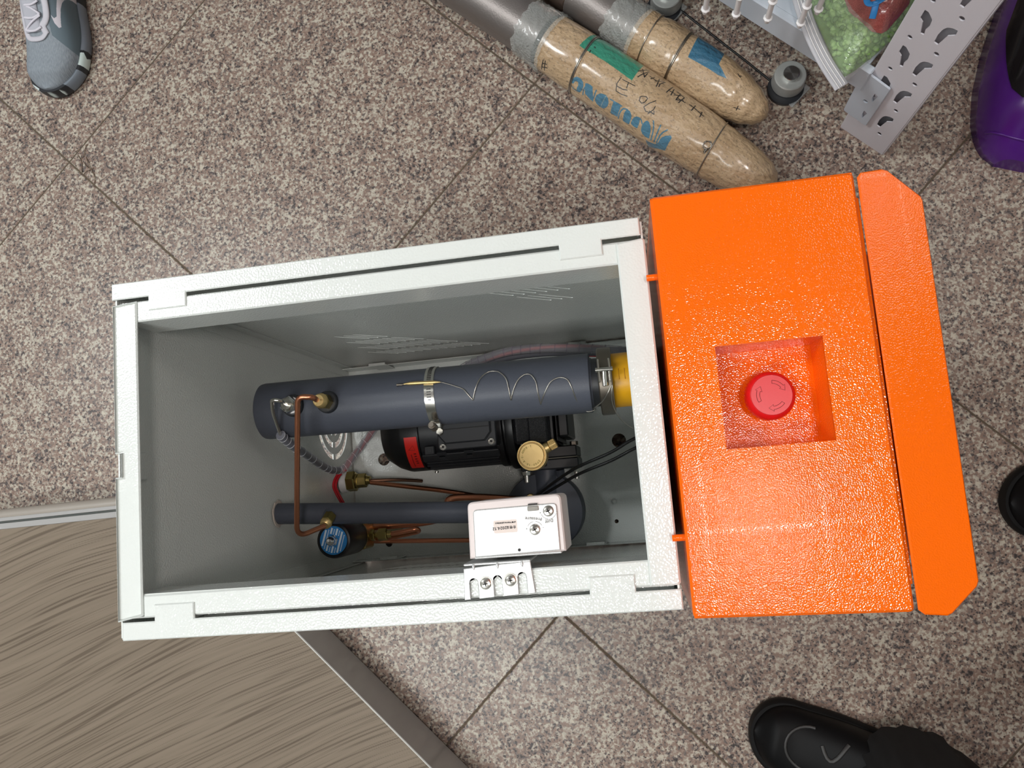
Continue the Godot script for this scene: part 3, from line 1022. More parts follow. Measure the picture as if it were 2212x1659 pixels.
func copper_tubes():
	# tube from the thick pipe down to the thin one
	var t := thing("copper_tube", "upright U-bent copper tube joining the thick grey pipe to the thin grey pipe", "copper tube")
	var s := Shape.new()
	var q := Vector3(-0.3628, 0.372, 0.0309)
	s.sweep(bent([Vector3(-0.3253, 0.468, -0.1046), Vector3(-0.3232, 0.482, -0.1058), Vector3(-0.3391, 0.484, -0.1076), Vector3(-0.3827, 0.405, 0.0402), q], 0.016, 9), 0.003, 16)
	obj("tube", s, M.copper, t)
	s = Shape.new()
	var p := Vector3(-0.3253, 0.441, -0.1046)
	p = nut(s, p, Vector3.UP, 0.0086, 0.0135, 0.4)
	obj("hex_fitting", s, M.yellowzinc, t)
	s = Shape.new()
	s.disc(0.0082, 0.0072, 0.007, along(p, Vector3(-0.12, 1, 0)), 28, 0.0012)
	obj("flare_nut", s, M.brass, t)
	var d := Vector3(-0.12, 0.75, 0.55)
	s = Shape.new()
	p = Vector3(-0.3625, 0.353, 0.0201)
	p = nut(s, p, d, 0.0074, 0.012, 0.2)
	obj("hex_fitting", s, M.yellowzinc, t)
	s = Shape.new()
	s.disc(0.0072, 0.0062, 0.006, along(p, d), 28, 0.0012)
	obj("flare_nut", s, M.brass, t)

	# bulkhead fitting low on the left wall with two tubes
	t = thing("bulkhead_fitting", "olive brass hex fitting with white collar low on the cabinet's left wall", "pipe fitting")
	var w := Vector3(-0.4365, 0.118, -0.0228)
	s = Shape.new()
	s.disc(0.0168, 0.0162, 0.0105, along(w, Vector3.RIGHT), 30, 0.001)
	obj("collar", s, M.white_plastic, t)
	s = Shape.new()
	p = nut(s, w + Vector3(0.0105, 0, 0), Vector3.RIGHT, 0.0155, 0.0125, 0.3)
	s.disc(0.011, 0.011, 0.003, along(p, Vector3.RIGHT), 24)
	p = nut(s, p + Vector3(0.003, 0, 0), Vector3.RIGHT, 0.0105, 0.013, 0.1)
	s.disc(0.0068, 0.006, 0.006, along(p, Vector3.RIGHT), 24)
	obj("hex_nut", s, M.yellowzinc, t)
	t = thing("copper_tube", "straight copper tube sloping from the wall fitting towards the pressure switch", "copper tube")
	s = Shape.new()
	s.sweep(bent([p + Vector3(0.002, 0, 0), Vector3(-0.392, 0.118, -0.0191), Vector3(-0.2769, 0.13, 0.002), Vector3(-0.1391, 0.14, 0.0347)], 0.02), 0.0034, 14)
	obj("tube", s, M.copper, t)
	t = thing("copper_tube", "short dull copper tube end pointing right just above the straight sloping tube", "copper tube")
	s = Shape.new()
	s.sweep(bent([p + Vector3(0.003, 0, -0.001), Vector3(-0.3929, 0.115, -0.0219), Vector3(-0.3545, 0.1, -0.0201), Vector3(-0.3242, 0.075, -0.0153)], 0.02), 0.0026, 12)
	obj("tube", s, mat("aged copper", Color8(150, 112, 92), 0.35, 1.0), t)

	# valve below the blue-labelled coil
	t = thing("solenoid_valve", "black round solenoid coil with blue label and chrome dome nut below the thin pipe", "solenoid valve")
	var c := Vector3(-0.369, 0.272, 0.0505)
	s = Shape.new()
	s.lathe([Vector2(0, 0), Vector2(0.0215, 0), Vector2(0.022, 0.001), Vector2(0.022, 0.0555), Vector2(0.0208, 0.0592), Vector2(0.0185, 0.0602), Vector2(0.0178, 0.0592), Vector2(0, 0.0592)], Transform3D(Basis(), c), 56)
	obj("coil", s, M.black, t)
	s = Shape.new()
	s.disc(0.0172, 0.0172, 0.0004, Transform3D(Basis(), c + Vector3(0, 0.0593, 0)), 48, 0.0001)
	var lab := obj("label_disc", s, M.blue_label, t)
	# columns of pale boxed print, running at a slant
	var la := Transform3D(Basis(Vector3.UP, deg_to_rad(72)), c + Vector3(0, 0.0598, 0))
	for row in 8:
		var off := -0.0122 + row * 0.0034
		var half := sqrt(maxf(0.0, 0.0162 * 0.0162 - off * off)) * 0.92
		s = Shape.new()
		var thin := row % 2 == 1
		var pieces := [[-half, -0.0068], [0.0068, half]] if absf(off) < 0.0065 else [[-half, half]]
		for g in pieces:
			if thin:
				var n := int((g[1] - g[0]) / 0.0017)
				for k in n:
					s.box(la * Vector3(g[0] + 0.0017 * k + 0.0008, 0, off), Vector3(0.0011, 0.0002, 0.0013), 0.0, la.basis)
			else:
				s.box(la * Vector3((g[0] + g[1]) / 2.0, 0, off), Vector3(g[1] - g[0], 0.0002, 0.0022), 0.0, la.basis)
		obj("print", s, M.pale, lab).set_meta("kind", "stuff")
	s = Shape.new()
	hexprism(s, 0.0068, 0.0055, Transform3D(Basis(Vector3.UP, 0.2), c + Vector3(0, 0.0596, 0)), 0.0008)
	obj("hex_nut", s, M.chrome, t)
	s = Shape.new()
	s.lathe([Vector2(0.0055, 0.065), Vector2(0.0056, 0.069), Vector2(0.0049, 0.0722), Vector2(0.003, 0.0745), Vector2(0, 0.0752)], Transform3D(Basis(), c), 28)
	obj("dome_nut", s, M.chrome, t)
	s = Shape.new()
	s.lathe([Vector2(0.0, -0.004), Vector2(0.022, -0.004), Vector2(0.0222, 0.0)], Transform3D(Basis(), c), 40)
	s.span(-0.386, -0.352, 0.232, 0.269, 0.032, 0.068, 0.002)
	s.disc(0.0085, 0.0085, 0.165, Transform3D(Basis(), Vector3(-0.369, 0.067, 0.0505)), 20)
	obj("valve_body", s, M.yellowzinc, t)
	s = Shape.new()
	p = Vector3(-0.3525, 0.25, 0.052)
	s.disc(0.0032, 0.0032, 0.004, along(p, Vector3.RIGHT), 16)
	p = nut(s, p + Vector3(0.003, 0, 0), Vector3.RIGHT, 0.0078, 0.0055, 0.2)
	s.disc(0.0034, 0.0034, 0.006, along(p, Vector3.RIGHT), 16)
	p = nut(s, p + Vector3(0.005, 0, 0), Vector3.RIGHT, 0.0082, 0.0115, 0.1)
	s.disc(0.0052, 0.0046, 0.0055, along(p, Vector3.RIGHT), 20)
	obj("hex_fitting", s, M.yellowzinc, t)
	s = Shape.new()
	s.disc(0.0058, 0.0052, 0.02, along(Vector3(-0.3821, 0.2, 0.0431), Vector3.RIGHT), 24)
	s.disc(0.0085, 0.0085, 0.008, along(Vector3(-0.3861, 0.2, 0.0434), Vector3.RIGHT), 24)
	obj("outlet_fitting", s, M.yellowzinc, t)
	s = Shape.new()
	s.disc(0.0032, 0.0032, 0.02, Transform3D(Basis(), Vector3(-0.344, 0.205, 0.058)), 14)
	obj("set_screw", s, M.black, t)
	t = thing("copper_tube", "copper tube doubled back in a tight bend beside the black solenoid coil", "copper tube")
	s = Shape.new()
	s.sweep(bent([p + Vector3(0.003, 0, 0), Vector3(-0.3116, 0.25, 0.0507), Vector3(-0.2871, 0.248, 0.0479), Vector3(-0.2882, 0.236, 0.0522), Vector3(-0.321, 0.225, 0.0568), Vector3(-0.3677, 0.21, 0.0615), Vector3(-0.3472, 0.205, 0.0633), Vector3(-0.1757, 0.2, 0.0737)], 0.009, 7), 0.0031, 14)
	obj("tube", s, M.copper, t)
	t = thing("copper_tube", "thick copper tube curving from the coil's valve under the thin grey pipe", "copper tube")
	s = Shape.new()
	s.sweep(curve([Vector3(-0.3741, 0.2, 0.043), Vector3(-0.3344, 0.2, 0.0433), Vector3(-0.2983, 0.2, 0.0428), Vector3(-0.2721, 0.2, 0.0397), Vector3(-0.2566, 0.2, 0.0322), Vector3(-0.2552, 0.198, 0.0236), Vector3(-0.2567, 0.195, 0.0161), Vector3(-0.2465, 0.19, 0.0126), Vector3(-0.213, 0.18, 0.0149), Vector3(-0.157, 0.17, 0.0233)], 8), 0.0048, 16)
	obj("tube", s, M.copper, t)
	# white plug on the wall behind the coil
	t = thing("white_plug", "small white plastic plug on the left wall, half hidden behind the black coil", "plug")
	s = Shape.new()
	s.span(-0.4365, -0.405, 0.185, 0.212, 0.04, 0.068, 0.002)
	obj("plug_body", s, M.white_plastic, t)
	s = Shape.new()
	s.span(-0.4365, -0.42, 0.19, 0.207, 0.034, 0.0735, 0.001)
	obj("plug_flange", s, M.white_plastic, t)

func motor():
	var t := thing("electric_motor", "black electric motor with red warning sticker lying under the thick grey pipe", "electric motor")
	var ay := 0.14
	var az := -0.0875
	var xf := along(Vector3(-0.353, ay, az), Vector3.RIGHT)
	var s := Shape.new()
	s.lathe([Vector2(0, 0), Vector2(0.036, 0), Vector2(0.041, 0.002), Vector2(0.0525, 0.018), Vector2(0.058, 0.032), Vector2(0.0588, 0.036), Vector2(0.0588, 0.06), Vector2(0.056, 0.0605)], xf, 64)
	obj("fan_cowl", s, M.black, t)
	s = Shape.new()
	s.lathe([Vector2(0.0, 0.055), Vector2(0.0545, 0.055), Vector2(0.0545, 0.17), Vector2(0.048, 0.172)], xf, 48)
	obj("housing", s, M.satin, t)
	# cooling ribs and the stepped pads on the near side
	for k in 15:
		var a := deg_to_rad(50.0 + k * 8.5)
		if k > 7:
			a = deg_to_rad(-28.0 - (k - 8) * 9.0)
		var dir := Vector3(0, cos(a), sin(a))
		s = Shape.new()
		s.box(Vector3(-0.237, ay, az) + dir * 0.0565, Vector3(0.108 - (0.004 if k % 2 else 0.0), 0.005, 0.0028), 0.0006, Basis(Vector3.RIGHT, a))
		obj("rib", s, M.satin, t)
	for k in 3:
		s = Shape.new()
		var a := deg_to_rad(44.0)
		var dir := Vector3(0, cos(a), sin(a))
		var x0: float = [-0.291, -0.259, -0.2205][k]
		var x1: float = [-0.2665, -0.2275, -0.182][k]
		s.box(Vector3((x0 + x1) / 2, ay, az) + dir * 0.058, Vector3(x1 - x0, 0.011, 0.013), 0.001, Basis(Vector3.RIGHT, a))
		obj("mounting_pad", s, M.satin, t)
	for k in 2:
		s = Shape.new()
		var x: float = [-0.2625, -0.224][k]
		s.box(Vector3(x, ay + 0.047, az + 0.0375), Vector3(0.0145, 0.007, 0.005), 0.0006, Basis(Vector3.RIGHT, deg_to_rad(35)))
		s.box(Vector3(x + 0.001, ay + 0.041, az + 0.044), Vector3(0.013, 0.007, 0.006), 0.0006, Basis(Vector3.RIGHT, deg_to_rad(35)))
		obj("clip", s, M.satin, t)
	s = Shape.new()
	s.box(Vector3(-0.2775, ay + 0.052, az + 0.033), Vector3(0.014, 0.012, 0.012), 0.001)
	s.box(Vector3(-0.2775, ay + 0.0582, az + 0.033), Vector3(0.006, 0.0006, 0.006), 0.0002)
	obj("cable_boss", s, M.satin, t)
	# terminal box with screwed lid
	s = Shape.new()
	s.span(-0.2575, -0.1795, 0.185, 0.217, -0.118, -0.0525, 0.002)
	var tb := obj("terminal_box", s, M.satin, t)
	s = Shape.new()
	s.prism(roundrect(-0.2585, -0.1785, 0.0515, 0.119, 0.005), 0.006, laid(0.217), 0.0012)
	s.prism(xz([Vector2(-0.2575, -0.072), Vector2(-0.2475, -0.0595), Vector2(-0.1935, -0.0595), Vector2(-0.1845, -0.0705), Vector2(-0.1845, -0.11), Vector2(-0.2575, -0.11)]), 0.0045, laid(0.223), 0.002)
	obj("lid", s, M.satin, tb)
	s = Shape.new()
	s.span(-0.2585, -0.187, 0.2274, 0.2282, -0.0795, -0.0785, 0.0002)
	obj("lid_groove", s, M.ink, tb)
	for p in [Vector3(-0.2515, 0.2225, -0.0562), Vector3(-0.1855, 0.2225, -0.0582)]:
		s = Shape.new()
		s.lathe([Vector2(0, 0), Vector2(0.0046, 0), Vector2(0.0046, 0.0022), Vector2(0.004, 0.0028), Vector2(0.0032, 0.0028), Vector2(0.003, 0.0012), Vector2(0, 0.0012)], Transform3D(Basis(), p), 20)
		obj("screw", s, M.steel, tb)
		s = Shape.new()
		hexprism(s, 0.0017, 0.0022, Transform3D(Basis(), p), 0.0003)
		obj("screw_recess", s, M.ink, tb)
	# sticker wrapped on the cowl
	s = Shape.new()
	var r := 0.0595
	var n := 32
	var ring := []
	for k in n + 1:
		var a := deg_to_rad(lerpf(12.0, 66.0, float(k) / n))
		ring.append(Vector3(0, cos(a), sin(a)) * r)
	for k in n:
		var o := Vector3(0, ay, az)
		s.quad(o + ring[k] + Vector3(-0.3135, 0, 0), o + ring[k + 1] + Vector3(-0.3125, 0, 0), o + ring[k + 1] + Vector3(-0.2945, 0, 0), o + ring[k] + Vector3(-0.2955, 0, 0), 1)
	var st := obj("warning_sticker", s, M.sticker, t)
	st.set_meta("label", "red warning sticker")
	s = Shape.new()
	for k in 5:
		var a := deg_to_rad(36.0 + k * 4.3)
		var dir := Vector3(0, cos(a), sin(a))
		var o := Vector3(-0.301, ay, az) + dir * 0.0597
		var bs := Basis(Vector3.RIGHT, a)
		s.box(o, Vector3(0.0034, 0.0002, 0.0007), 0.0, bs)
		s.box(o + bs * Vector3(0, 0, 0.0012), Vector3(0.0034, 0.0002, 0.0005), 0.0, bs)
		s.box(o + bs * Vector3(0.0014 - 0.001 * (k % 3), 0, 0.0006), Vector3(0.0006, 0.0002, 0.0018), 0.0, bs)
	for k in 12:
		var a := deg_to_rad(38.0 + k * 2.0)
		s.box(Vector3(-0.3065, ay, az) + Vector3(0, cos(a), sin(a)) * 0.0597, Vector3(0.0012, 0.0002, 0.0011), 0.0, Basis(Vector3.RIGHT, a))
	obj("sticker_print", s, M.ink, st).set_meta("kind", "stuff")
	s = Shape.new()
	var tr := []
	for pr in [[-0.3085, 30.0], [-0.302, 24.0], [-0.2995, 31.0], [-0.3085, 30.0]]:
		var a := deg_to_rad(pr[1])
		tr.append(Vector3(pr[0], ay, az) + Vector3(0, cos(a), sin(a)) * 0.0597)
	s.sweep(tr, 0.0002, 6)
	obj("warning_triangle", s, M.ink, st)
	# drive-end flange and feet
	s = Shape.new()
	s.lathe([Vector2(0, 0.168), Vector2(0.061, 0.168), Vector2(0.062, 0.1695), Vector2(0.062, 0.178), Vector2(0.058, 0.18), Vector2(0.058, 0.1835), Vector2(0.066, 0.1835), Vector2(0.067, 0.185), Vector2(0.067, 0.194), Vector2(0.066, 0.195), Vector2(0, 0.195)], xf, 56)
	obj("end_flange", s, M.black, t)
	for x in [-0.285, -0.2]:
		s = Shape.new()
		s.span(x - 0.014, x + 0.014, 0.065, 0.095, az - 0.05, az + 0.05, 0.002)
		obj("foot", s, M.satin, t)
	s = Shape.new()
	s.sweep([Vector3(-0.294, 0.1, az + 0.0598), Vector3(-0.294, 0.1, az + 0.0625)], 0.003, 12)
	obj("cowl_screw", s, M.steel, t)

func pump():
	var t := thing("pump", "black pump head with bolted flange at the right end of the motor", "pump")
	var s := Shape.new()
	s.span(-0.158, -0.108, 0.066, 0.205, -0.125, -0.052, 0.004)
	obj("casting", s, M.hammer, t)
	s = Shape.new()
	s.span(-0.1365, -0.111, 0.205, 0.213, -0.125, -0.05, 0.002)
	obj("top_plate", s, M.hammer, t)
	s = Shape.new()
	s.span(-0.1085, -0.1035, 0.07, 0.2, -0.13, -0.05, 0.001)
	s.span(-0.0985, -0.0845, 0.07, 0.19, -0.13, -0.058, 0.002)
	s.span(-0.1, -0.0985, 0.07, 0.205, -0.135, -0.052, 0.0005)
	obj("end_plate", s, M.black, t)
	s = Shape.new()
	s.span(-0.157, -0.0775, 0.085, 0.168, -0.0465, -0.0312, 0.0015)
	obj("flange", s, M.black, t)
	s = Shape.new()
	s.span(-0.155, -0.0775, 0.086, 0.1665, -0.031, -0.0298, 0.0)
	obj("gasket", s, mat("pale gasket", Color8(128, 124, 112), 0.8), t)
	s = Shape.new()
	s.span(-0.157, -0.0765, 0.085, 0.164, -0.0296, -0.0155, 0.0015)
	obj("flange", s, M.satin, t)
	for x in [-0.1515, -0.0815]:
		s = Shape.new()
		nut(s, Vector3(x, 0.152, -0.0465), Vector3(0, 0, -1), 0.0058, 0.0055)
		obj("bolt_head", s, M.dullsteel, t)
		s = Shape.new()
		s.disc(0.0034, 0.0034, 0.017, along(Vector3(x, 0.152, -0.0165), Vector3(0, 0, 1)), 18, 0.0005)
		obj("bolt", s, M.steel, t)
		s = Shape.new()
		s.disc(0.0072, 0.0072, 0.0012, along(Vector3(x, 0.152, -0.0155), Vector3(0, 0, 1)), 20, 0.0002)
		nut(s, Vector3(x, 0.152, -0.0143), Vector3(0, 0, 1), 0.006, 0.0048, 0.5)
		obj("nut", s, M.steel, t)
	# nozzle block for the vent valve
	s = Shape.new()
	s.disc(0.009, 0.008, 0.05, Transform3D(Basis(), Vector3(-0.1313, 0.165, -0.036)), 20)
	s.span(-0.143, -0.12, 0.16, 0.172, -0.045, -0.02, 0.001)
	obj("neck", s, M.black, t)
	s = Shape.new()
	s.span(-0.151, -0.14, 0.18, 0.196, -0.06, -0.05, 0.001)
	obj("lug", s, M.steel, t)

	t = thing("outlet_pipe", "dark grey plastic outlet pipe with a wide round flange beside the pressure switch", "pipe")
	s = Shape.new()
	s.sweep([Vector3(-0.1275, 0.115, -0.0155), Vector3(-0.1285, 0.115, 0.03)], 0.0205, 32)
	s.sweep([Vector3(-0.1085, 0.125, -0.0155), Vector3(-0.1085, 0.118, 0.005)], 0.008, 16)
	obj("nozzle", s, M.pvc, t)
	s = Shape.new()
	s.lathe([Vector2(0, 0.0), Vector2(0.054, 0.0), Vector2(0.0555, 0.001), Vector2(0.0555, 0.0615), Vector2(0.0545, 0.063), Vector2(0.047, 0.0636), Vector2(0.0, 0.0645)], Transform3D(Basis(), Vector3(-0.1345, 0.066, 0.0435)), 64)
	obj("flange_body", s, M.pvc, t)
	s = Shape.new()
	s.disc(0.0068, 0.0062, 0.008, Transform3D(Basis(), Vector3(-0.1512, 0.13, 0.0224)), 20, 0.0008)
	obj("brass_stud", s, M.brass, t)

	# brass vent valve
	t = thing("brass_valve", "round brass air-vent valve with raised lettering and a knurled side knob", "valve")
	var c := Vector3(-0.1313, 0.215, -0.034)
	s = Shape.new()
	s.lathe([Vector2(0.0, -0.004), Vector2(0.017, -0.004), Vector2(0.0193, -0.002), Vector2(0.0195, 0.0215), Vector2(0.019, 0.022), Vector2(0.0178, 0.022), Vector2(0.0172, 0.0205), Vector2(0.0165, 0.0205), Vector2(0.0163, 0.0235), Vector2(0.0157, 0.0242), Vector2(0, 0.0246)], Transform3D(Basis(), c), 64)
	obj("valve_body", s, M.brass, t)
	var kd := Vector3(0.91, 0, -0.42).normalized()
	s = Shape.new()
	s.disc(0.0072, 0.0068, 0.0085, along(c + Vector3(0, 0.013, 0) + kd * 0.0165, kd), 24)
	obj("neck", s, M.brass, t)
	s = Shape.new()
	var kp := c + Vector3(0, 0.0135, 0) + kd * 0.025
	s.disc(0.0063, 0.0063, 0.0105, along(kp, kd), 32, 0.0008)
	for k in 24:
		var a := TAU * k / 24.0
		var ax := along(kp, kd)
		s.sweep([ax * Vector3(cos(a) * 0.0063, 0.001, sin(a) * 0.0063), ax * Vector3(cos(a) * 0.0063, 0.0096, sin(a) * 0.0063)], 0.0005, 5)
	obj("knurled_knob", s, M.brass, t)
	var chars := "ZP00-1A.A-0.4MP0.1"
	for k in chars.length():
		# letters stand with their heads outward, running clockwise from lower right to the top
		var an := deg_to_rad(-38.0 - k * 13.6)
		var out := Vector3(cos(an), 0, -sin(an))
		var xdir := Vector3(out.z, 0, -out.x) * -1.0
		var xf := facing(c + Vector3(0, 0.0245, 0) + out * 0.0122, Vector3.UP, out.cross(Vector3.UP))
		if chars[k] in ".-":
			var d := Shape.new()
			d.box(xf.origin, Vector3(0.0007, 0.0004, 0.0007), 0.0001)
			obj("letter", d, M.yellowzinc, t)
		else:
			text("letter", chars[k], 0.0038, xf, M.yellowzinc, t, 0.0005)

func switch_box():
	var t := thing("pressure_switch", "pale pinkish pressure switch with galvanised faceplate screwed to the cabinet rim", "pressure switch")
	var s := Shape.new()
	s.prism(cover_outline([Vector2(-0.1356, 0.056), Vector2(-0.1346, 0.012), Vector2(-0.0599, 0.0109), Vector2(-0.0593, 0.0547)], 0.0045), 0.053, laid(0.583), 0.0012)
	obj("cover", s, M.cover, t)
	s = Shape.new()
	s.prism(cover_outline([Vector2(-0.1311, 0.0551), Vector2(-0.1303, 0.0181), Vector2(-0.0633, 0.0174), Vector2(-0.0633, 0.0538)], 0.0035), 0.0016, laid(0.6358), 0.0008)
	s.span(-0.1318, -0.0626, 0.6, 0.6366, 0.0548, 0.0563, 0.0006)
	var fp := obj("faceplate", s, M.galv, t)
	for p in [Vector3(-0.0702, 0.6373, 0.0232), Vector3(-0.0819, 0.6373, 0.0367)]:
		screw(fp, p, 0.0042, 0.4)
	s = Shape.new()
	s.prism(circle(Vector2(-0.0955, -0.0515), 0.0012, 16), 0.0003, laid(0.6373), 0.0)
	obj("pin_hole", s, M.ink, fp)
	s = Shape.new()
	s.span(-0.0862, -0.078, 0.6372, 0.6378, 0.0176, 0.0182, 0.0)
	s.span(-0.0866, -0.0776, 0.6372, 0.6381, 0.0186, 0.0222, 0.0006)
	obj("pressed_tab", s, M.steel, fp)
	s = Shape.new()
	s.span(-0.0858, -0.0784, 0.6373, 0.6379, 0.0166, 0.0178, 0.0)
	obj("tab_opening", s, M.ink, fp)
	# printed words, upside down as seen from the camera
	var up := Transform3D(Basis(Vector3(-1, 0, 0.035), Vector3(0, 0, 1), Vector3(0, 1, 0)), Vector3.ZERO)
	var w := up
	w.origin = Vector3(-0.0701, 0.6376, 0.0307)
	text("print", "Diff", 0.0036, w, M.greyink, fp, 0.0001)
	w.origin = Vector3(-0.0824, 0.6376, 0.0283)
	w.basis = Basis(Vector3(-1, 0, -0.12).normalized(), Vector3(0.12, 0, -1).normalized() * -1.0, Vector3.UP)
	text("print", "Pressure", 0.0026, w, M.greyink, fp, 0.0001)
	for arc in [[Vector3(-0.0702, 0.6373, 0.0232), 0.0062, 0.35, 1], [Vector3(-0.0819, 0.6373, 0.0367), 0.0062, 0.45, -1]]:
		s = Shape.new()
		for half in 2:
			var path := []
			for k in 9:
				var a: float = arc[2] + (PI / 2 - arc[2] - 0.14) * k / 8.0
				if half == 1:
					a = PI - a
				path.append(arc[0] + Vector3(cos(a) * arc[1], 0.0002, sin(a) * arc[1] * arc[3]))
			s.sweep(path, 0.00014, 5)
		for sg in [-1, 1]:
			s.box(arc[0] + Vector3(sg * arc[1] * 1.05, 0.0002, arc[3] * 0.001), Vector3(0.0012, 0.0002, 0.00025), 0.0)
		s.box(arc[0] + Vector3(-arc[1] * 1.05, 0.0002, arc[3] * 0.001), Vector3(0.00025, 0.0002, 0.0012), 0.0)
		obj("print", s, M.greyink, fp)
	# certificate sticker
	s = Shape.new()
	s.prism(roundrect(-0.1145, -0.0957, -0.0376, -0.0277, 0.0012), 0.0002, laid(0.6373), 0.0)
	var lb := obj("certificate_sticker", s, mat("pale paper", Color8(226, 212, 204), 0.6), fp)
	w = up
	w.origin = Vector3(-0.1098, 0.6376, 0.0338)
	text("print", "2024.12", 0.0019, w, M.ink, lb, 0.0001)
	# the three words of the heading and the small line, drawn stroke by stroke (x right, y down in units of one character)
	var he := [[[0.5, 0.0, 0.05, 0.45], [0.5, 0.0, 0.95, 0.45], [0.28, 0.42, 0.72, 0.42], [0.22, 0.6, 0.78, 0.6], [0.22, 0.6, 0.22, 1.0], [0.78, 0.6, 0.78, 1.0], [0.22, 0.98, 0.78, 0.98]], [[0.0, 0.28, 0.42, 0.28], [0.22, 0.0, 0.22, 1.0], [0.22, 0.3, 0.0, 0.7], [0.62, 0.0, 0.45, 0.4], [0.55, 0.15, 0.9, 0.15], [0.9, 0.15, 0.5, 0.6], [0.6, 0.3, 1.0, 0.58], [0.55, 0.66, 0.92, 0.66], [0.55, 0.66, 0.55, 1.0], [0.92, 0.66, 0.92, 1.0], [0.55, 0.98, 0.92, 0.98]], [[0.1, 0.05, 0.22, 0.18], [0.0, 0.38, 0.22, 0.38], [0.22, 0.38, 0.22, 0.95], [0.22, 0.95, 0.36, 0.8], [0.42, 0.08, 1.0, 0.08], [0.7, 0.08, 0.7, 0.95], [0.7, 0.5, 0.95, 0.5], [0.5, 0.4, 0.5, 0.95], [0.38, 0.95, 1.0, 0.95]]]
	s = Shape.new()
	for g in 3:
		for k in he[g]:
			glyph_bar(s, Vector3(-0.0968 - g * 0.0027, 0.6376, 0.0347), 0.0021, k, 0.0003)
	var rg := RandomNumberGenerator.new()
	rg.seed = 9
	for g in 13:
		for k in 5:
			var a := rg.randf()
			var hv := rg.randf() < 0.5
			glyph_bar(s, Vector3(-0.0966 - g * 0.00128, 0.6376, 0.0303), 0.00105, [0.1, a, 0.9, a] if hv else [a, 0.05, a, 0.95], 0.00022)
	obj("print", s, M.ink, lb).set_meta("kind", "stuff")
	# mounting bracket: slotted strip on the rim, folded down behind
	s = Shape.new()
	var sl := func(cx: float, z0: float, hw: float) -> Array:
		var a := []
		for k in 9:
			var an := PI * k / 8.0
			a.append(Vector2(cx + cos(an) * hw, z0 - sin(an) * hw))
		return a
	var poly := [Vector2(-0.1412, 0.0632), Vector2(-0.1421, 0.0868), Vector2(-0.1417, 0.0873), Vector2(-0.1373, 0.0871), Vector2(-0.137, 0.0866)]
	var u1: Array = sl.call(-0.1338, 0.0745, 0.0032)
	u1.reverse()
	poly.append_array(u1)
	poly.append_array([Vector2(-0.1304, 0.0863), Vector2(-0.1298, 0.0869), Vector2(-0.1185, 0.0864), Vector2(-0.1179, 0.0858)])
	u1 = sl.call(-0.1147, 0.0733, 0.0032)
	u1.reverse()
	poly.append_array(u1)
	poly.append_array([Vector2(-0.1112, 0.0856), Vector2(-0.1105, 0.0862), Vector2(-0.0992, 0.0856), Vector2(-0.0986, 0.085)])
	u1 = sl.call(-0.0952, 0.0721, 0.0032)
	u1.reverse()
	poly.append_array(u1)
	poly.append_array([Vector2(-0.0917, 0.0848), Vector2(-0.0911, 0.0854), Vector2(-0.086, 0.0851), Vector2(-0.0856, 0.0845), Vector2(-0.0878, 0.0606), Vector2(-0.1135, 0.0615)])
	s.prism(xz(poly), 0.0014, laid(0.6355), 0.0005)
	s.span(-0.1412, -0.0878, 0.592, 0.6362, 0.0596, 0.0614, 0.0006)
	s.span(-0.13, -0.1, 0.592, 0.597, 0.05, 0.061, 0.0005)
	var br := obj("bracket", s, M.galv, t)
	for x in [-0.1338, -0.1147, -0.0952]:
		s = Shape.new()
		s.sweep([Vector3(x + 0.001, 0.6368, 0.0645), Vector3(x + 0.0008, 0.6372, 0.0625), Vector3(x + 0.0006, 0.635, 0.0605)], [0.0004, 0.0012, 0.0013], 10)
		obj("fold_rib", s, M.galv, br)
	for q in [[-0.1241, 0.0756], [-0.1042, 0.0742]]:
		var p := Vector3(q[0], 0.6369, q[1])
		s = Shape.new()
		s.disc(0.0056, 0.0056, 0.0004, Transform3D(Basis(), p), 28, 0.0001)
		obj("washer", s, M.steel, br)
		screw(br, p + Vector3(0, 0.0004, 0), 0.0044, 0.2)
	s = Shape.new()
	s.span(-0.12, -0.104, 0.575, 0.605, 0.05, 0.0615, 0.001)
	obj("bellows_block", s, M.black, t)

func cover_outline(p: Array, r: float) -> Array:
	# only the two far corners are rounded
	var q := roundcorner(p, r)
	var a: Array = [p[0]]
	a.append_array(q.slice(5, 15))
	a.append(p[3])
	return xz(a)

func glyph_bar(s: Shape, o: Vector3, size: float, k: Array, w: float):
	# characters stand upside down on the plate: their right is -x, their down is -z
	var a := o + Vector3(-k[0] * size, 0, -k[1] * size)
	var b := o + Vector3(-k[2] * size, 0, -k[3] * size)
	s.box((a + b) / 2.0, Vector3(a.distance_to(b) + w, 0.0001, w), 0.0, Basis(Vector3.UP, atan2(-(b - a).z, (b - a).x)))

func screw(parent: Node, p: Vector3, r: float, turn: float):
	var s := Shape.new()
	s.lathe([Vector2(0, 0), Vector2(r, 0), Vector2(r, r * 0.2), Vector2(r * 0.82, r * 0.42), Vector2(r * 0.45, r * 0.52), Vector2(0, r * 0.54)], Transform3D(Basis(), p), 24)
	obj("screw", s, M.steel, parent)
	s = Shape.new()
	for k in 2:
		s.box(p + Vector3(0, r * 0.53, 0), Vector3(r * 0.95, 0.0003, r * 0.2), 0.0, Basis(Vector3.UP, turn + k * PI / 2))
	obj("screw_cross", s, M.ink, parent)

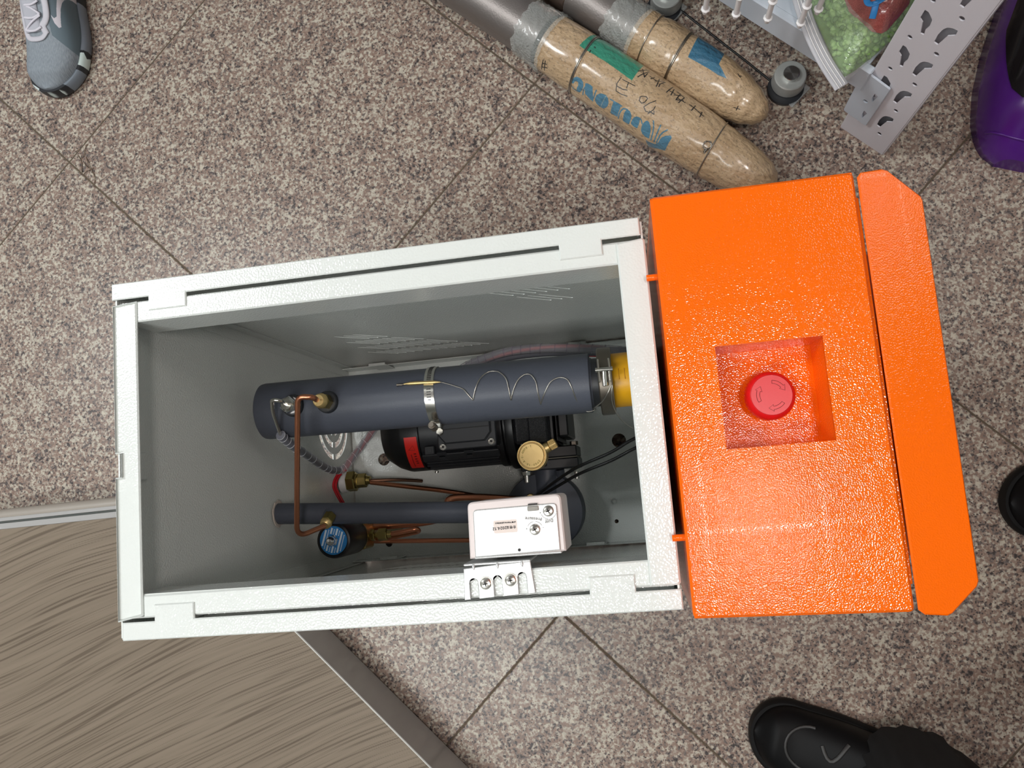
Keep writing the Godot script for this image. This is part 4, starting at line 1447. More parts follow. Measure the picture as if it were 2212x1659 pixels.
func wires():
	var t := thing("spiral_sleeve", "grey spiral-wrapped probe cable running from the steel probe tube down the left wall", "cable")
	var path := curve([Vector3(-0.3859, 0.428, -0.0744), Vector3(-0.3879, 0.41, -0.0696), Vector3(-0.3917, 0.375, -0.0621), Vector3(-0.4014, 0.32, -0.0554), Vector3(-0.4145, 0.25, -0.0464), Vector3(-0.4199, 0.2, -0.0396), Vector3(-0.4199, 0.165, -0.0391)], 8)
	var s := Shape.new()
	s.sweep(path, 0.0052, 14)
	obj("sleeve", s, M.greysleeve, t)
	coil(path, 0.0054, 13, mat("sleeve edge", Color8(196, 198, 204), 0.3), t)
	t = thing("wire_loom", "clear spiral-wrapped red wires passing behind the motor's end of the thick pipe", "cable")
	path = curve([Vector3(-0.4187, 0.168, -0.039), Vector3(-0.4138, 0.16, -0.0433), Vector3(-0.4073, 0.145, -0.0572), Vector3(-0.399, 0.13, -0.0726), Vector3(-0.3887, 0.115, -0.0911), Vector3(-0.3702, 0.1, -0.1171)], 8)
	s = Shape.new()
	s.sweep(path, 0.0058, 14)
	obj("sleeve", s, M.sleeve, t)
	coil(path, 0.006, 8, mat("clear edge", Color8(222, 214, 220), 0.3), t)
	twist(path, 0.0022, 0.0018, [M.redwire, M.redwire, M.greysleeve], 2.0, t)
	t = thing("red_wire", "pair of red wires looping round the white collar of the wall fitting", "wire")
	for k in 2:
		s = Shape.new()
		var o := Vector3(0.0038 * k, 0, 0.0006 * k)
		var pp := []
		for p in curve([Vector3(-0.4149, 0.165, -0.0401), Vector3(-0.4207, 0.165, -0.0366), Vector3(-0.4302, 0.16, -0.028), Vector3(-0.4347, 0.157, -0.0176), Vector3(-0.4327, 0.153, -0.0067), Vector3(-0.4275, 0.15, 0.0059), Vector3(-0.4249, 0.147, 0.0155)], 8):
			pp.append(p + o)
		s.sweep(pp, 0.0018, 10)
		obj("wire", s, M.redwire, t)
	t = thing("wire_loom", "red and dark blue wires in clear spiral wrap along the cabinet's back wall", "cable")
	path = curve([Vector3(-0.2317, 0.2, -0.1576), Vector3(-0.2147, 0.2, -0.1662), Vector3(-0.1912, 0.2, -0.1735), Vector3(-0.1615, 0.2, -0.1795), Vector3(-0.1293, 0.2, -0.1806), Vector3(-0.0912, 0.2, -0.1778), Vector3(-0.0475, 0.2, -0.1725), Vector3(-0.0046, 0.2, -0.1653), Vector3(0.0105, 0.2, -0.1618)], 8)
	s = Shape.new()
	s.sweep(path, 0.0062, 14)
	obj("sleeve", s, M.sleeve, t)
	twist(path, 0.0027, 0.0024, [M.redwire, M.bluewire, M.bluewire], 1.4, t)
	coil(path, 0.0063, 20, mat("clear edge", Color8(150, 140, 160), 0.3), t)
	t = thing("wire_loom", "slim clear-wrapped red cable just below the red and blue loom", "cable")
	path = curve([Vector3(-0.2397, 0.18, -0.157), Vector3(-0.2123, 0.18, -0.1661), Vector3(-0.1786, 0.18, -0.1731), Vector3(-0.1454, 0.18, -0.1762), Vector3(-0.1063, 0.18, -0.176), Vector3(-0.0679, 0.18, -0.1726), Vector3(-0.0363, 0.18, -0.1686), Vector3(0.0009, 0.18, -0.1608)], 8)
	s = Shape.new()
	s.sweep(path, 0.0052, 14)
	obj("sleeve", s, M.greysleeve, t)
	twist(path, 0.0038, 0.0022, [M.redwire], 0.6, t)
	for k in 2:
		t = thing("black_cable", ["upper of two thin black cables slanting from the right wall to the outlet flange", "lower of two thin black cables slanting from the right wall to the outlet flange"][k], "cable", "")
		s = Shape.new()
		path = curve([Vector3(0.0309, 0.28, -0.0527), Vector3(-0.001, 0.28, -0.0414), Vector3(-0.0292, 0.27, -0.0282), Vector3(-0.0709, 0.25, -0.0147), Vector3(-0.1037, 0.2, -0.0006), Vector3(-0.1363, 0.15, 0.0165), Vector3(-0.1483, 0.138, 0.0237)], 8) if k == 0 else curve([Vector3(0.0324, 0.27, -0.0423), Vector3(-0.0005, 0.27, -0.0303), Vector3(-0.0292, 0.26, -0.0186), Vector3(-0.0694, 0.24, -0.0064), Vector3(-0.1022, 0.19, 0.0065), Vector3(-0.1319, 0.15, 0.0195), Vector3(-0.1445, 0.138, 0.0253)], 8)
		s.sweep(path, 0.0021, 10)
		obj("cable", s, M.blackwire, t)

func coil(path: Array, r: float, turns: int, m: Material, parent: Node):
	var s := Shape.new()
	var L := path.size() - 1
	for k in turns:
		var i := clampi(int((k + 0.5) / turns * L), 0, L - 1)
		var d: Vector3 = (path[i + 1] - path[i]).normalized()
		var xf := along(path[i], (d + Vector3(0.25, 0.1, 0.1)).normalized())
		var ring := []
		for j in 21:
			var a := TAU * j / 20.0
			ring.append(xf * Vector3(cos(a) * r, 0, sin(a) * r))
		s.sweep(ring, 0.0004, 5, false)
	obj("spiral_edge", s, m, parent).set_meta("kind", "stuff")

func twist(path: Array, off: float, r: float, mats: Array, turns: float, parent: Node):
	for k in mats.size():
		var s := Shape.new()
		var pp := []
		for i in path.size():
			var d: Vector3 = path[mini(i + 1, path.size() - 1)] - path[maxi(0, i - 1)]
			var xf := along(path[i], d)
			var a := TAU * (turns * i / path.size() + float(k) / mats.size())
			pp.append(xf * Vector3(cos(a) * off, 0, sin(a) * off))
		s.sweep(pp, r, 10)
		obj("wire", s, mats[k], parent)

# ---------- around the cabinet ----------
func kraft(seed_no: int) -> Image:
	var im := Image.create(768, 1024, false, Image.FORMAT_RGB8)
	var n1 := noise(0.004, FastNoiseLite.TYPE_SIMPLEX_SMOOTH, seed_no, 3)
	var n2 := noise(0.06, FastNoiseLite.TYPE_SIMPLEX, seed_no + 1, 3)
	for y in 1024:
		for x in 768:
			var a := n1.get_noise_2d(x, y)
			var b := n2.get_noise_2d(x * 0.7, y * 0.8)
			var c := Color8(206, 181, 147).lerp(Color8(190, 163, 128), clampf(0.5 + a, 0, 1))
			var fleck := clampf((b - 0.42) * 3.0, 0.0, 0.4)
			im.set_pixel(x, y, c.lerp(Color8(120, 106, 88), fleck))
	return im

func wrapped_tubes():
	var blue := Color(0.30, 0.53, 0.66, 0.93)
	var ink := Color(0.12, 0.11, 0.11, 0.9)
	# print and pen marks of the near tube, each traced on the paper
	var im := kraft(3)
	fill(im, [Vector2(375.9, 208.2), Vector2(241.9, 209.6), Vector2(242.4, 288.3), Vector2(242.0, 430.3), Vector2(377.6, 445.7), Vector2(373.1, 328.5)], Color(0.20, 0.60, 0.50, 0.95))
	# letters of the name, heads towards the floor side; every piece is a filled outline
	for pc in [
		[Vector2(521.6, 247.3), Vector2(504.3, 247.3), Vector2(491.1, 251.8), Vector2(482.0, 261.7), Vector2(480.2, 276.6), Vector2(486.5, 290.5), Vector2(501.9, 298.1), Vector2(522.1, 297.4), Vector2(541.4, 289.4), Vector2(545.4, 274.7), Vector2(526.9, 274.4), Vector2(512.0, 277.2), Vector2(501.2, 273.5), Vector2(499.0, 265.9), Vector2(506.4, 259.3), Vector2(520.6, 255.3)],
		[Vector2(485.7, 300.5), Vector2(480.8, 310.5), Vector2(479.3, 321.5), Vector2(480.8, 332.0), Vector2(508.0, 343.2), Vector2(542.2, 354.0), Vector2(539.8, 337.8), Vector2(528.7, 313.3)],
		[Vector2(513.9, 356.6), Vector2(500.3, 359.4), Vector2(489.2, 366.7), Vector2(481.9, 376.9), Vector2(478.9, 391.9), Vector2(484.6, 404.7), Vector2(498.3, 413.4), Vector2(514.5, 414.4), Vector2(529.6, 409.4), Vector2(541.6, 400.3), Vector2(545.7, 383.8), Vector2(540.7, 367.8), Vector2(528.2, 358.3)],
		[Vector2(482.5, 428.9), Vector2(480.7, 461.9), Vector2(534.3, 464.3), Vector2(541.3, 432.6)],
		[Vector2(502.0, 484.0), Vector2(486.6, 484.7), Vector2(478.7, 489.8), Vector2(479.0, 500.4), Vector2(489.0, 512.0), Vector2(506.5, 517.3), Vector2(534.0, 517.4), Vector2(536.5, 489.6)],
		[Vector2(523.8, 522.8), Vector2(506.2, 521.5), Vector2(492.5, 524.0), Vector2(482.7, 530.8), Vector2(479.3, 539.6), Vector2(484.2, 548.1), Vector2(502.7, 551.7), Vector2(526.3, 552.5), Vector2(527.6, 537.9)],
		[Vector2(477.7, 569.1), Vector2(472.2, 574.1), Vector2(473.1, 582.3), Vector2(484.2, 594.7), Vector2(503.1, 603.0), Vector2(537.3, 608.6), Vector2(541.4, 592.0), Vector2(535.0, 576.6), Vector2(522.7, 567.2), Vector2(503.2, 564.0), Vector2(488.3, 565.6)],
		[Vector2(528.9, 645.6), Vector2(510.8, 646.6), Vector2(496.6, 650.3), Vector2(483.2, 659.0), Vector2(470.2, 675.6), Vector2(475.9, 683.4), Vector2(549.6, 680.0), Vector2(563.7, 652.3), Vector2(615.6, 609.9), Vector2(557.8, 597.2), Vector2(556.4, 610.3), Vector2(547.5, 636.0)]]:
		fill(im, pc, blue)
	for pc in [[Vector2(537.6, 251.0), Vector2(545.1, 260.1), Vector2(544.6, 272.8)], [Vector2(540.7, 304.3), Vector2(518.3, 303.7), Vector2(501.4, 304.2)], [Vector2(535.3, 349.8), Vector2(504.9, 350.2), Vector2(484.0, 351.2)], [Vector2(483.2, 414.7), Vector2(481.1, 463.8)], [Vector2(539.7, 468.9), Vector2(514.1, 467.9), Vector2(496.3, 469.5), Vector2(485.5, 474.6), Vector2(479.6, 488.4)], [Vector2(481.0, 543.0), Vector2(483.5, 552.9), Vector2(495.4, 562.2)], [Vector2(460.0, 595.3), Vector2(479.7, 606.3), Vector2(503.2, 612.6), Vector2(539.5, 616.1)], [Vector2(458.6, 625.7), Vector2(492.0, 627.6), Vector2(538.7, 629.9)], [Vector2(459.4, 655.1), Vector2(476.8, 645.1), Vector2(497.9, 640.1), Vector2(535.3, 639.9)]]:
		stroke(im, pc, 5.0, blue)
	stroke(im, [Vector2(478.1, 394.6), Vector2(540.9, 387.6)], 3.0, Color(0.62, 0.66, 0.64, 0.8))
	# figures and scribbles in black pen
	for pc in [[Vector2(414.6, 505.7), Vector2(407.9, 509.4), Vector2(399.7, 524.3), Vector2(402.7, 532.4), Vector2(420.0, 531.7), Vector2(429.5, 523.5), Vector2(425.7, 510.8), Vector2(415.1, 508.0)], [Vector2(392.5, 562.1), Vector2(413.4, 547.7), Vector2(436.2, 538.0), Vector2(445.4, 551.8), Vector2(442.0, 566.1)], [Vector2(411.1, 572.6), Vector2(424.9, 573.6), Vector2(449.3, 564.3)], [Vector2(437.7, 563.4), Vector2(438.2, 584.1), Vector2(428.2, 577.8)], [Vector2(391.7, 407.9), Vector2(419.6, 407.9), Vector2(443.2, 418.5), Vector2(443.7, 439.5), Vector2(437.5, 464.8)], [Vector2(426.8, 412.5), Vector2(425.4, 436.5), Vector2(418.8, 452.9)], [Vector2(394.7, 416.1), Vector2(389.0, 467.9)], [Vector2(390.9, 440.3), Vector2(412.5, 446.7)]]:
		stroke(im, pc, 3.2, ink)
	for pc in [[Vector2(324.0, 439.6), Vector2(272.4, 460.9)], [Vector2(297.8, 443.5), Vector2(333.8, 472.3), Vector2(303.4, 469.2)], [Vector2(349.6, 453.7), Vector2(286.6, 467.0)], [Vector2(311.0, 483.6), Vector2(315.7, 514.9)], [Vector2(322.5, 494.2), Vector2(301.0, 498.8)], [Vector2(316.5, 511.2), Vector2(287.3, 539.4)], [Vector2(292.8, 515.3), Vector2(339.8, 529.2)], [Vector2(287.3, 539.4), Vector2(321.6, 532.5), Vector2(335.2, 536.6)], [Vector2(337.0, 572.2), Vector2(289.4, 573.0)], [Vector2(337.2, 590.5), Vector2(296.6, 582.4)], [Vector2(323.0, 578.0), Vector2(320.2, 598.7)], [Vector2(327.7, 599.0), Vector2(310.7, 617.8)], [Vector2(303.0, 597.7), Vector2(307.4, 632.3), Vector2(346.5, 630.5)], [Vector2(299.3, 612.1), Vector2(342.6, 616.0), Vector2(325.3, 637.9)], [Vector2(330.7, 614.9), Vector2(328.3, 647.6)], [Vector2(322.7, 664.5), Vector2(326.1, 698.4)], [Vector2(342.1, 683.8), Vector2(306.5, 682.0)], [Vector2(327.6, 703.2), Vector2(332.2, 729.6)], [Vector2(346.2, 722.1), Vector2(318.9, 716.3)], [Vector2(506.6, 108.8), Vector2(559.0, 108.3)], [Vector2(523.4, 108.1), Vector2(513.7, 128.2)], [Vector2(542.4, 110.3), Vector2(529.2, 133.3)], [Vector2(504.1, 119.1), Vector2(552.6, 121.8)], [Vector2(367.0, 252.8), Vector2(375.8, 254.7)], [Vector2(345.2, 254.7), Vector2(346.5, 259.9)]]:
		stroke(im, pc, 4.2, ink)
	tube("near", Vector3(-0.2056, 0.045, -0.8357), Vector3(0.2178, 0.045, -0.4405), 0.047, 0.58, im, [[0.0, 0.0405], [0.03, 0.046], [0.08, 0.0475], [0.13, 0.048], [0.19, 0.0475], [0.25, 0.0478], [0.3, 0.0468], [0.35, 0.0445], [0.375, 0.0415], [0.39, 0.041], [0.41, 0.0385], [0.435, 0.033], [0.452, 0.024], [0.46, 0.012]], 0.0425, [[0.0985, 2], [0.349, 1]], "steel tube wrapped in printed kraft paper and clear film, nearest the orange hood")
	im = kraft(13)
	fill(im, [Vector2(249.3, 252.1), Vector2(249.2, 380.3), Vector2(358.3, 402.5), Vector2(408.6, 288.0)], Color(0.20, 0.44, 0.58, 0.95))
	fill(im, [Vector2(408.6, 288.0), Vector2(358.3, 402.5), Vector2(391.5, 462.0), Vector2(400.7, 428.9), Vector2(401.2, 380.8)], Color(0.26, 0.50, 0.64, 0.95))
	for pc in [[Vector2(338.0, 484.3), Vector2(346.2, 500.0)], [Vector2(343.9, 492.1), Vector2(335.4, 500.2)], [Vector2(487.5, 546.4), Vector2(481.0, 569.0)], [Vector2(495.0, 559.2), Vector2(470.2, 558.3)], [Vector2(400.0, -28.0), Vector2(404.4, -20.4)]]:
		stroke(im, pc, 4.0, ink)
	var n := noise(0.02, FastNoiseLite.TYPE_SIMPLEX_SMOOTH, 77, 3)
	for y in range(760, 1024):
		for x in 768:
			var k := clampf(0.35 + n.get_noise_2d(x, y) * 1.2, 0.0, 0.75) * smoothstep(760.0, 900.0, y)
			im.set_pixel(x, y, im.get_pixel(x, y).lerp(Color8(122, 116, 88), k))
	tube("far", Vector3(-0.0506, 0.042, -0.8188), Vector3(0.2437, 0.042, -0.5397), 0.043, 0.46, im, [[0.0, 0.0395], [0.02, 0.0415], [0.06, 0.044], [0.12, 0.0442], [0.16, 0.0425], [0.195, 0.0385], [0.225, 0.0315], [0.246, 0.022], [0.256, 0.011]], 0.038, [[0.036, 1], [0.09, 2]], "kraft-wrapped steel tube with a blue patch, lying between its twin and the rack")

func tube(_id: String, a: Vector3, b: Vector3, _r: float, _len: float, im: Image, prof: Array, rs: float, ties: Array, label: String):
	var t := thing("wrapped_tube", label, "steel tube")
	var d := (b - a).normalized()
	var up := (Vector3.UP - d * d.y).normalized()
	var bi := d.cross(up)
	var wrap0: float = 0.13 if _id == "near" else 0.15
	var plain := mat("brushed steel tube", Color8(136, 129, 125), 0.46, 0.75)
	bumpy(tri(plain, 5.0), M.fine, 0.12)
	var s := Shape.new()
	var s0 := -0.25
	var start := 0.03 if _id == "near" else 0.012
	s.lathe([Vector2(0, s0), Vector2(rs, s0), Vector2(rs, wrap0 + 0.05)], along(a, d), 48)
	obj("steel_tube", s, plain, t)
	if _id == "far":
		s = Shape.new()
		s.lathe([Vector2(rs, 0.005), Vector2(rs + 0.0012, 0.006), Vector2(rs + 0.0012, 0.045), Vector2(rs, 0.046)], along(a, d), 48)
		obj("joint_band", s, mat("worn steel band", Color8(178, 160, 152), 0.28, 1.0), t)
	# paper wrap: rings along the axis, slightly lumpy; the picture runs round (x) and along (y)
	var ns := noise(1.0, FastNoiseLite.TYPE_SIMPLEX_SMOOTH, 5 if _id == "near" else 8, 2)
	var rings := []
	var n := 48
	var m := 56
	var L: float = 0.44 if _id == "near" else 0.4
	var end: float = prof[-1][0]
	var radius := func(x: float) -> float:
		for k in prof.size() - 1:
			if x <= prof[k + 1][0]:
				return lerpf(prof[k][1], prof[k + 1][1], smoothstep(0.0, 1.0, (x - prof[k][0]) / (prof[k + 1][0] - prof[k][0])))
		return prof[-1][1]
	var at := func(x: float, an: float, lift: float) -> Vector3:
		var rr: float = radius.call(x)
		for q in ties:
			rr -= 0.0022 * exp(-pow((x - q[0]) / 0.006, 2.0))
		rr *= 1.0 + 0.022 * ns.get_noise_2d(cos(an) * 1.6 + x * 9.0, sin(an) * 1.6 + x * 5.0)
		var o: Vector3 = a + d * (0.16 + x) + (up * cos(an) + bi * sin(an)) * (rr + lift)
		o.y = maxf(o.y, 0.0015)
		return o
	var us := Shape.new()
	for i in m:
		for j in n:
			var x0: float = start + (end - start) * i / m
			var x1: float = start + (end - start) * (i + 1) / m
			var a0 := TAU * j / n - PI
			var a1 := TAU * (j + 1) / n - PI
			us.quad(at.call(x0, a0, 0.0), at.call(x0, a1, 0.0), at.call(x1, a1, 0.0), at.call(x1, a0, 0.0), 1, Vector2(float(j) / n, x0 / L), Vector2(float(j + 1) / n, x0 / L), Vector2(float(j + 1) / n, x1 / L), Vector2(float(j) / n, x1 / L))
	var tip: Vector3 = a + d * (0.16 + end + 0.004) + up * 0.0
	for j in n:
		var a0 := TAU * j / n - PI
		var a1 := TAU * (j + 1) / n - PI
		us.tri(at.call(end, a0, 0.0), at.call(end, a1, 0.0), tip, 1, Vector2(0.5, end / L), Vector2(0.5, end / L), Vector2(0.5, end / L))
	var pm := mat("film-covered kraft paper", Color8(240, 236, 232), 0.42)
	pm.albedo_texture = ImageTexture.create_from_image(im)
	pm.clearcoat_enabled = true
	pm.clearcoat = 0.8
	pm.clearcoat_roughness = 0.16
	pm.normal_enabled = true
	pm.normal_texture = relief(0.035, 8.0, 512, 18, FastNoiseLite.TYPE_SIMPLEX, 4)
	pm.normal_scale = 0.45
	obj("paper_wrap", us, pm, t)
	# crumpled clear film gathered over the steel, before the paper starts
	s = Shape.new()
	rings = []
	var rg := noise(1.0, FastNoiseLite.TYPE_SIMPLEX, 21, 3)
	for i in 15:
		var x: float = start - 0.05 + 0.058 * i / 14.0
		var ring := []
		for j in 56:
			var an := TAU * j / 56.0
			var r2: float = lerpf(rs + 0.0016, radius.call(start) + 0.001, smoothstep(0.0, 1.0, i / 14.0)) + 0.005 * absf(rg.get_noise_2d(an * 7.0, x * 170.0))
			var jag := 0.006 * rg.get_noise_2d(an * 9.0, 7.0) if i == 0 else 0.0
			var o: Vector3 = a + d * (0.16 + x + jag) + (up * cos(an) + bi * sin(an)) * r2
			o.y = maxf(o.y, 0.0012)
			ring.append(o)
		rings.append(ring)
	s.loft(rings, true, false, false, 1)
	var fm := mat("crumpled clear film", Color(0.86, 0.88, 0.86, 0.34), 0.3)
	fm.transparency = BaseMaterial3D.TRANSPARENCY_ALPHA
	fm.clearcoat_enabled = true
	fm.clearcoat_roughness = 0.1
	bumpy(tri(fm, 14.0), M.crinkle, 1.6)
	obj("clear_film", s, fm, t)
	# wire ties
	for q in ties:
		s = Shape.new()
		for k in q[1]:
			var ring := []
			for j in 41:
				var an := TAU * j / 40.0
				ring.append(at.call(q[0] + (k - 0.5) * 0.0026 + 0.006 * sin(an + 0.6), an, 0.001))
			s.sweep(ring, 0.0011, 7, false)
		var tie := obj("wire_tie", s, M.wire, t)
		if _id == "near" and q[0] > 0.3 or _id == "far" and q[0] > 0.1:
			s = Shape.new()
			var kx: Vector3 = at.call(q[0], 0.35, 0.003)
			var pts := []
			for j in 26:
				var th := TAU * j / 25.0 * 2.0
				pts.append(kx + d * (cos(th) * 0.006 - 0.003) + bi * (sin(th) * 0.0065) + up * (0.002 + 0.002 * sin(th * 1.5)))
			s.sweep(pts, 0.0008, 6)
			var helix := []
			for j in 30:
				var th := TAU * j / 29.0 * 4.0
				helix.append(kx + bi * (0.004 + j * 0.00025) + d * cos(th) * 0.0017 + up * (sin(th) * 0.0017 + 0.001))
			s.sweep(helix, 0.0008, 6)
			obj("twisted_knot", s, M.wire, tie)

func rack():
	var t := thing("storage_rack", "grey metal storage rack with a slotted upright post and a low shelf, upper right", "rack")
	var blue := mat("pale blue-grey paint", Color8(200, 208, 218), 0.4)
	var grey := mat("light grey paint", Color8(222, 220, 226), 0.42)
	var ka := Vector3(0.3713, 0, -0.5149)
	var kd := Vector3(0.7142, 0, 0.6999)
	var kn := Vector3(-0.6999, 0, 0.7142)
	var xf := Transform3D(Basis(kd, Vector3.UP, kn), ka - kn * 0.0018)
	var holes := []
	var slot := [Vector2(0.0451, 0.3230), Vector2(0.0480, 0.3291), Vector2(0.0532, 0.3330), Vector2(0.0598, 0.3339), Vector2(0.0605, 0.3247), Vector2(0.0535, 0.3167), Vector2(0.0500, 0.2937), Vector2(0.0447, 0.2942), Vector2(0.0436, 0.3103)]
	var key := [Vector2(0.0154, 0.3347), Vector2(0.0202, 0.3349), Vector2(0.0286, 0.3268), Vector2(0.0300, 0.3151), Vector2(0.0282, 0.3059), Vector2(0.0301, 0.2960), Vector2(0.0255, 0.2949), Vector2(0.0206, 0.3138), Vector2(0.0154, 0.3176)]
	for k in range(-3, 10):
		var o := Vector2(0, 0.0764 * k)
		if slot[0].y + o.y > 0.07:
			holes.append(slot.map(func(p): return p + o))
		if key[0].y + o.y > 0.13:
			holes.append(key.map(func(p): return p + o))
		var h := 0.0495 + 0.0764 * (k + 3)
		holes.append(circle(Vector2(0.0172, h), 0.0035, 14))
		holes.append(circle(Vector2(0.0553, h - 0.0006), 0.0037, 14))
	var s := Shape.new()
	s.prism([Vector2(0, 0), Vector2(0.0775, 0), Vector2(0.0775, 1.1), Vector2(0, 1.1)], 0.0018, xf, 0.0006, holes)
	var side := xf * Vector3(0.0775, 0, 0)
	var post := obj("post", s, grey, t)
	s = Shape.new()
	s.box(side + Vector3(0, 0.55, 0) - kn * 0.016 + kd * 0.0008, Vector3(0.0018, 1.1, 0.034), 0.0005, Basis(kd, Vector3.UP, kn))
	s.box(ka + Vector3(0, 0.55, 0) - kn * 0.02, Vector3(0.0018, 1.1, 0.036), 0.0005, Basis(kd, Vector3.UP, kn))
	s.box(ka + kd * 0.039 - kn * 0.036 + Vector3(0, 0.55, 0), Vector3(0.076, 1.1, 0.0016), 0.0, Basis(kd, Vector3.UP, kn))
	obj("post_flange", s, grey, post)
	# connector plate at the beam's end
	s = Shape.new()
	var cf := Transform3D(Basis(kd, Vector3.UP, kn), ka + kn * 0.003)
	s.prism(roundcorner([Vector2(-0.011, 0.176), Vector2(0.0335, 0.171), Vector2(0.0328, 0.056), Vector2(-0.0085, 0.0585)], 0.004), 0.0026, cf, 0.0008, [roundcorner([Vector2(0.0185, 0.1425), Vector2(0.0245, 0.1405), Vector2(0.0215, 0.12), Vector2(0.0185, 0.129)], 0.001), roundcorner([Vector2(0.0185, 0.0905), Vector2(0.0245, 0.0885), Vector2(0.0215, 0.069), Vector2(0.0185, 0.078)], 0.001), circle(Vector2(0.013, 0.113), 0.0038, 14)])
	obj("connector_plate", s, blue, t)
	# beam and shelf
	var b1 := Vector3(0.366, 0, -0.508)
	var b0 := Vector3(0.192, 0, -0.675)
	var bd := (b0 - b1).normalized()
	var bn := Vector3(bd.z, 0, -bd.x)
	if bn.z < 0:
		bn = -bn
	var bb := Basis(bd, Vector3.UP, bd.cross(Vector3.UP))
	s = Shape.new()
	s.box(b1 + bd * 0.34 + Vector3(0, 0.158, 0) - bn * 0.006, Vector3(0.68, 0.05, 0.012), 0.002, bb)
	obj("beam", s, blue, t)
	s = Shape.new()
	s.box(b1 + bd * 0.34 + Vector3(0, 0.178, 0) - bn * 0.16, Vector3(0.66, 0.008, 0.3), 0.001, bb)
	obj("shelf", s, blue, t)
	s = Shape.new()
	s.box(b1 + bd * 0.66 + Vector3(0, 0.55, 0) - bn * 0.02, Vector3(0.076, 1.1, 0.036), 0.001, bb)
	obj("post", s, grey, t)
	s = Shape.new()
	s.box(b1 + bd * 0.34 + Vector3(0, 0.45, 0) - bn * 0.006, Vector3(0.68, 0.03, 0.012), 0.002, bb)
	obj("beam", s, blue, t)

	# white pegs hanging in a row over the shelf's edge
	t = thing("peg_strip", "row of slim white plastic pegs hanging over the rack's shelf edge", "peg strip")
	var tips := [Vector3(0.1514, 0.235, -0.602), Vector3(0.1895, 0.235, -0.5885), Vector3(0.2285, 0.235, -0.5757), Vector3(0.2683, 0.235, -0.5621), Vector3(0.2909, 0.24, -0.574)]
	for k in 5:
		var p: Vector3 = tips[k]
		s = Shape.new()
		s.lathe([Vector2(0, 0), Vector2(0.0022, 0.0006), Vector2(0.0034, 0.0025), Vector2(0.0036, 0.006), Vector2(0.0036, 0.205), Vector2(0, 0.205)], Transform3D(Basis(), p), 18)
		for h in [0.0095, 0.047]:
			s.lathe([Vector2(0.0036, h), Vector2(0.0062, h + 0.0012), Vector2(0.0062, h + 0.0026), Vector2(0.0036, h + 0.0042)], Transform3D(Basis(), p), 8)
		obj("peg", s, M.white_plastic, t)
	s = Shape.new()
	s.box((tips[0] + tips[3]) / 2 + Vector3(0.02, 0.206, -0.008), Vector3(0.19, 0.008, 0.05), 0.002, Basis(Vector3.UP, atan2(-(tips[3].z - tips[0].z), tips[3].x - tips[0].x)))
	obj("strip", s, M.white_plastic, t)

	bags()

	# round steel feet and a black cord on the floor under the shelf
	for k in 2:
		var c: Vector3 = [Vector3(0.3003, 0.03, -0.5987), Vector3(0.1259, 0.03, -0.7686)][k]
		t = thing("steel_stand", ["round brushed steel stand with a small raised disc, on the floor near the rack's post", "round steel stand partly cut off by the frame's top edge, beside the far tube"][k], "stand")
		s = Shape.new()
		s.disc(0.0285, 0.0285, 0.006, Transform3D(Basis(), Vector3(c.x - 0.004, 0.0, c.z + 0.008)), 40, 0.001)
		obj("rubber_ring", s, M.satin, t)
		s = Shape.new()
		s.disc(0.026, 0.0245, 0.024, Transform3D(Basis(), Vector3(c.x, 0.006, c.z)), 48, 0.0015)
		obj("disc", s, mat("satin steel", Color8(186, 188, 184), 0.42, 0.4), t)
		s = Shape.new()
		s.lathe([Vector2(0, 0.03), Vector2(0.0122, 0.03), Vector2(0.0122, 0.0365), Vector2(0.0115, 0.0372), Vector2(0, 0.0376)], Transform3D(Basis(), c - Vector3(0, c.y, 0)), 40)
		var bm := mat("turned steel", Color8(200, 200, 198), 0.25, 1.0)
		bm.anisotropy_enabled = true
		bm.anisotropy = 0.8
		obj("button", s, bm, t)
		s = Shape.new()
		var g := 0.026
		s.box(Vector3(c.x + 0.004, 0.004, c.z + 0.012), Vector3(0.042, 0.003, 0.042), 0.0006, Basis(Vector3.UP, 0.72))
		var cm := mat("clear plate", Color(0.9, 0.92, 0.92, 0.25), 0.08)
		cm.transparency = BaseMaterial3D.TRANSPARENCY_ALPHA
		obj("clear_plate", s, cm, t)
	t = thing("power_cable", "straight thin black cord on the floor beside the far wrapped tube", "cable")
	s = Shape.new()
	s.sweep([Vector3(0.1003, 0.004, -0.8068), Vector3(0.1309, 0.004, -0.7712), Vector3(0.1671, 0.004, -0.7293), Vector3(0.2002, 0.004, -0.6918), Vector3(0.2368, 0.004, -0.6509), Vector3(0.2758, 0.004, -0.6054), Vector3(0.299, 0.004, -0.5835)], 0.0018, 8)
	obj("cord", s, M.blackwire, t)

func pillow(outline: Array, y0: float, thick: float, seed_no: int) -> Array:
	# [mesh, sampler]: a stuffed pouch over an outline of (x, z) points
	var s := Shape.new()
	var c := Vector2.ZERO
	for p in outline:
		c += p
	c /= outline.size()
	var ns := noise(26.0, FastNoiseLite.TYPE_SIMPLEX_SMOOTH, seed_no, 2)
	var n := outline.size()
	var m := 9
	var at := func(i: int, k: int) -> Vector3:
		var f := float(k) / m
		var p: Vector2 = c.lerp(outline[i % n], f)
		return Vector3(p.x, y0 + thick * (1.0 - pow(f, 3.0)) + 0.004 * ns.get_noise_2d(p.x, p.y) * (1.0 - f), p.y)
	for i in n:
		for k in m:
			s.quad(at.call(i, k), at.call(i, k + 1), at.call(i + 1, k + 1), at.call(i + 1, k), 1)
	return [s, c]

func dense(pts: Array, per := 4) -> Array:
	var r := []
	for i in pts.size():
		for j in per:
			r.append(pts[i].lerp(pts[(i + 1) % pts.size()], float(j) / per))
	return r

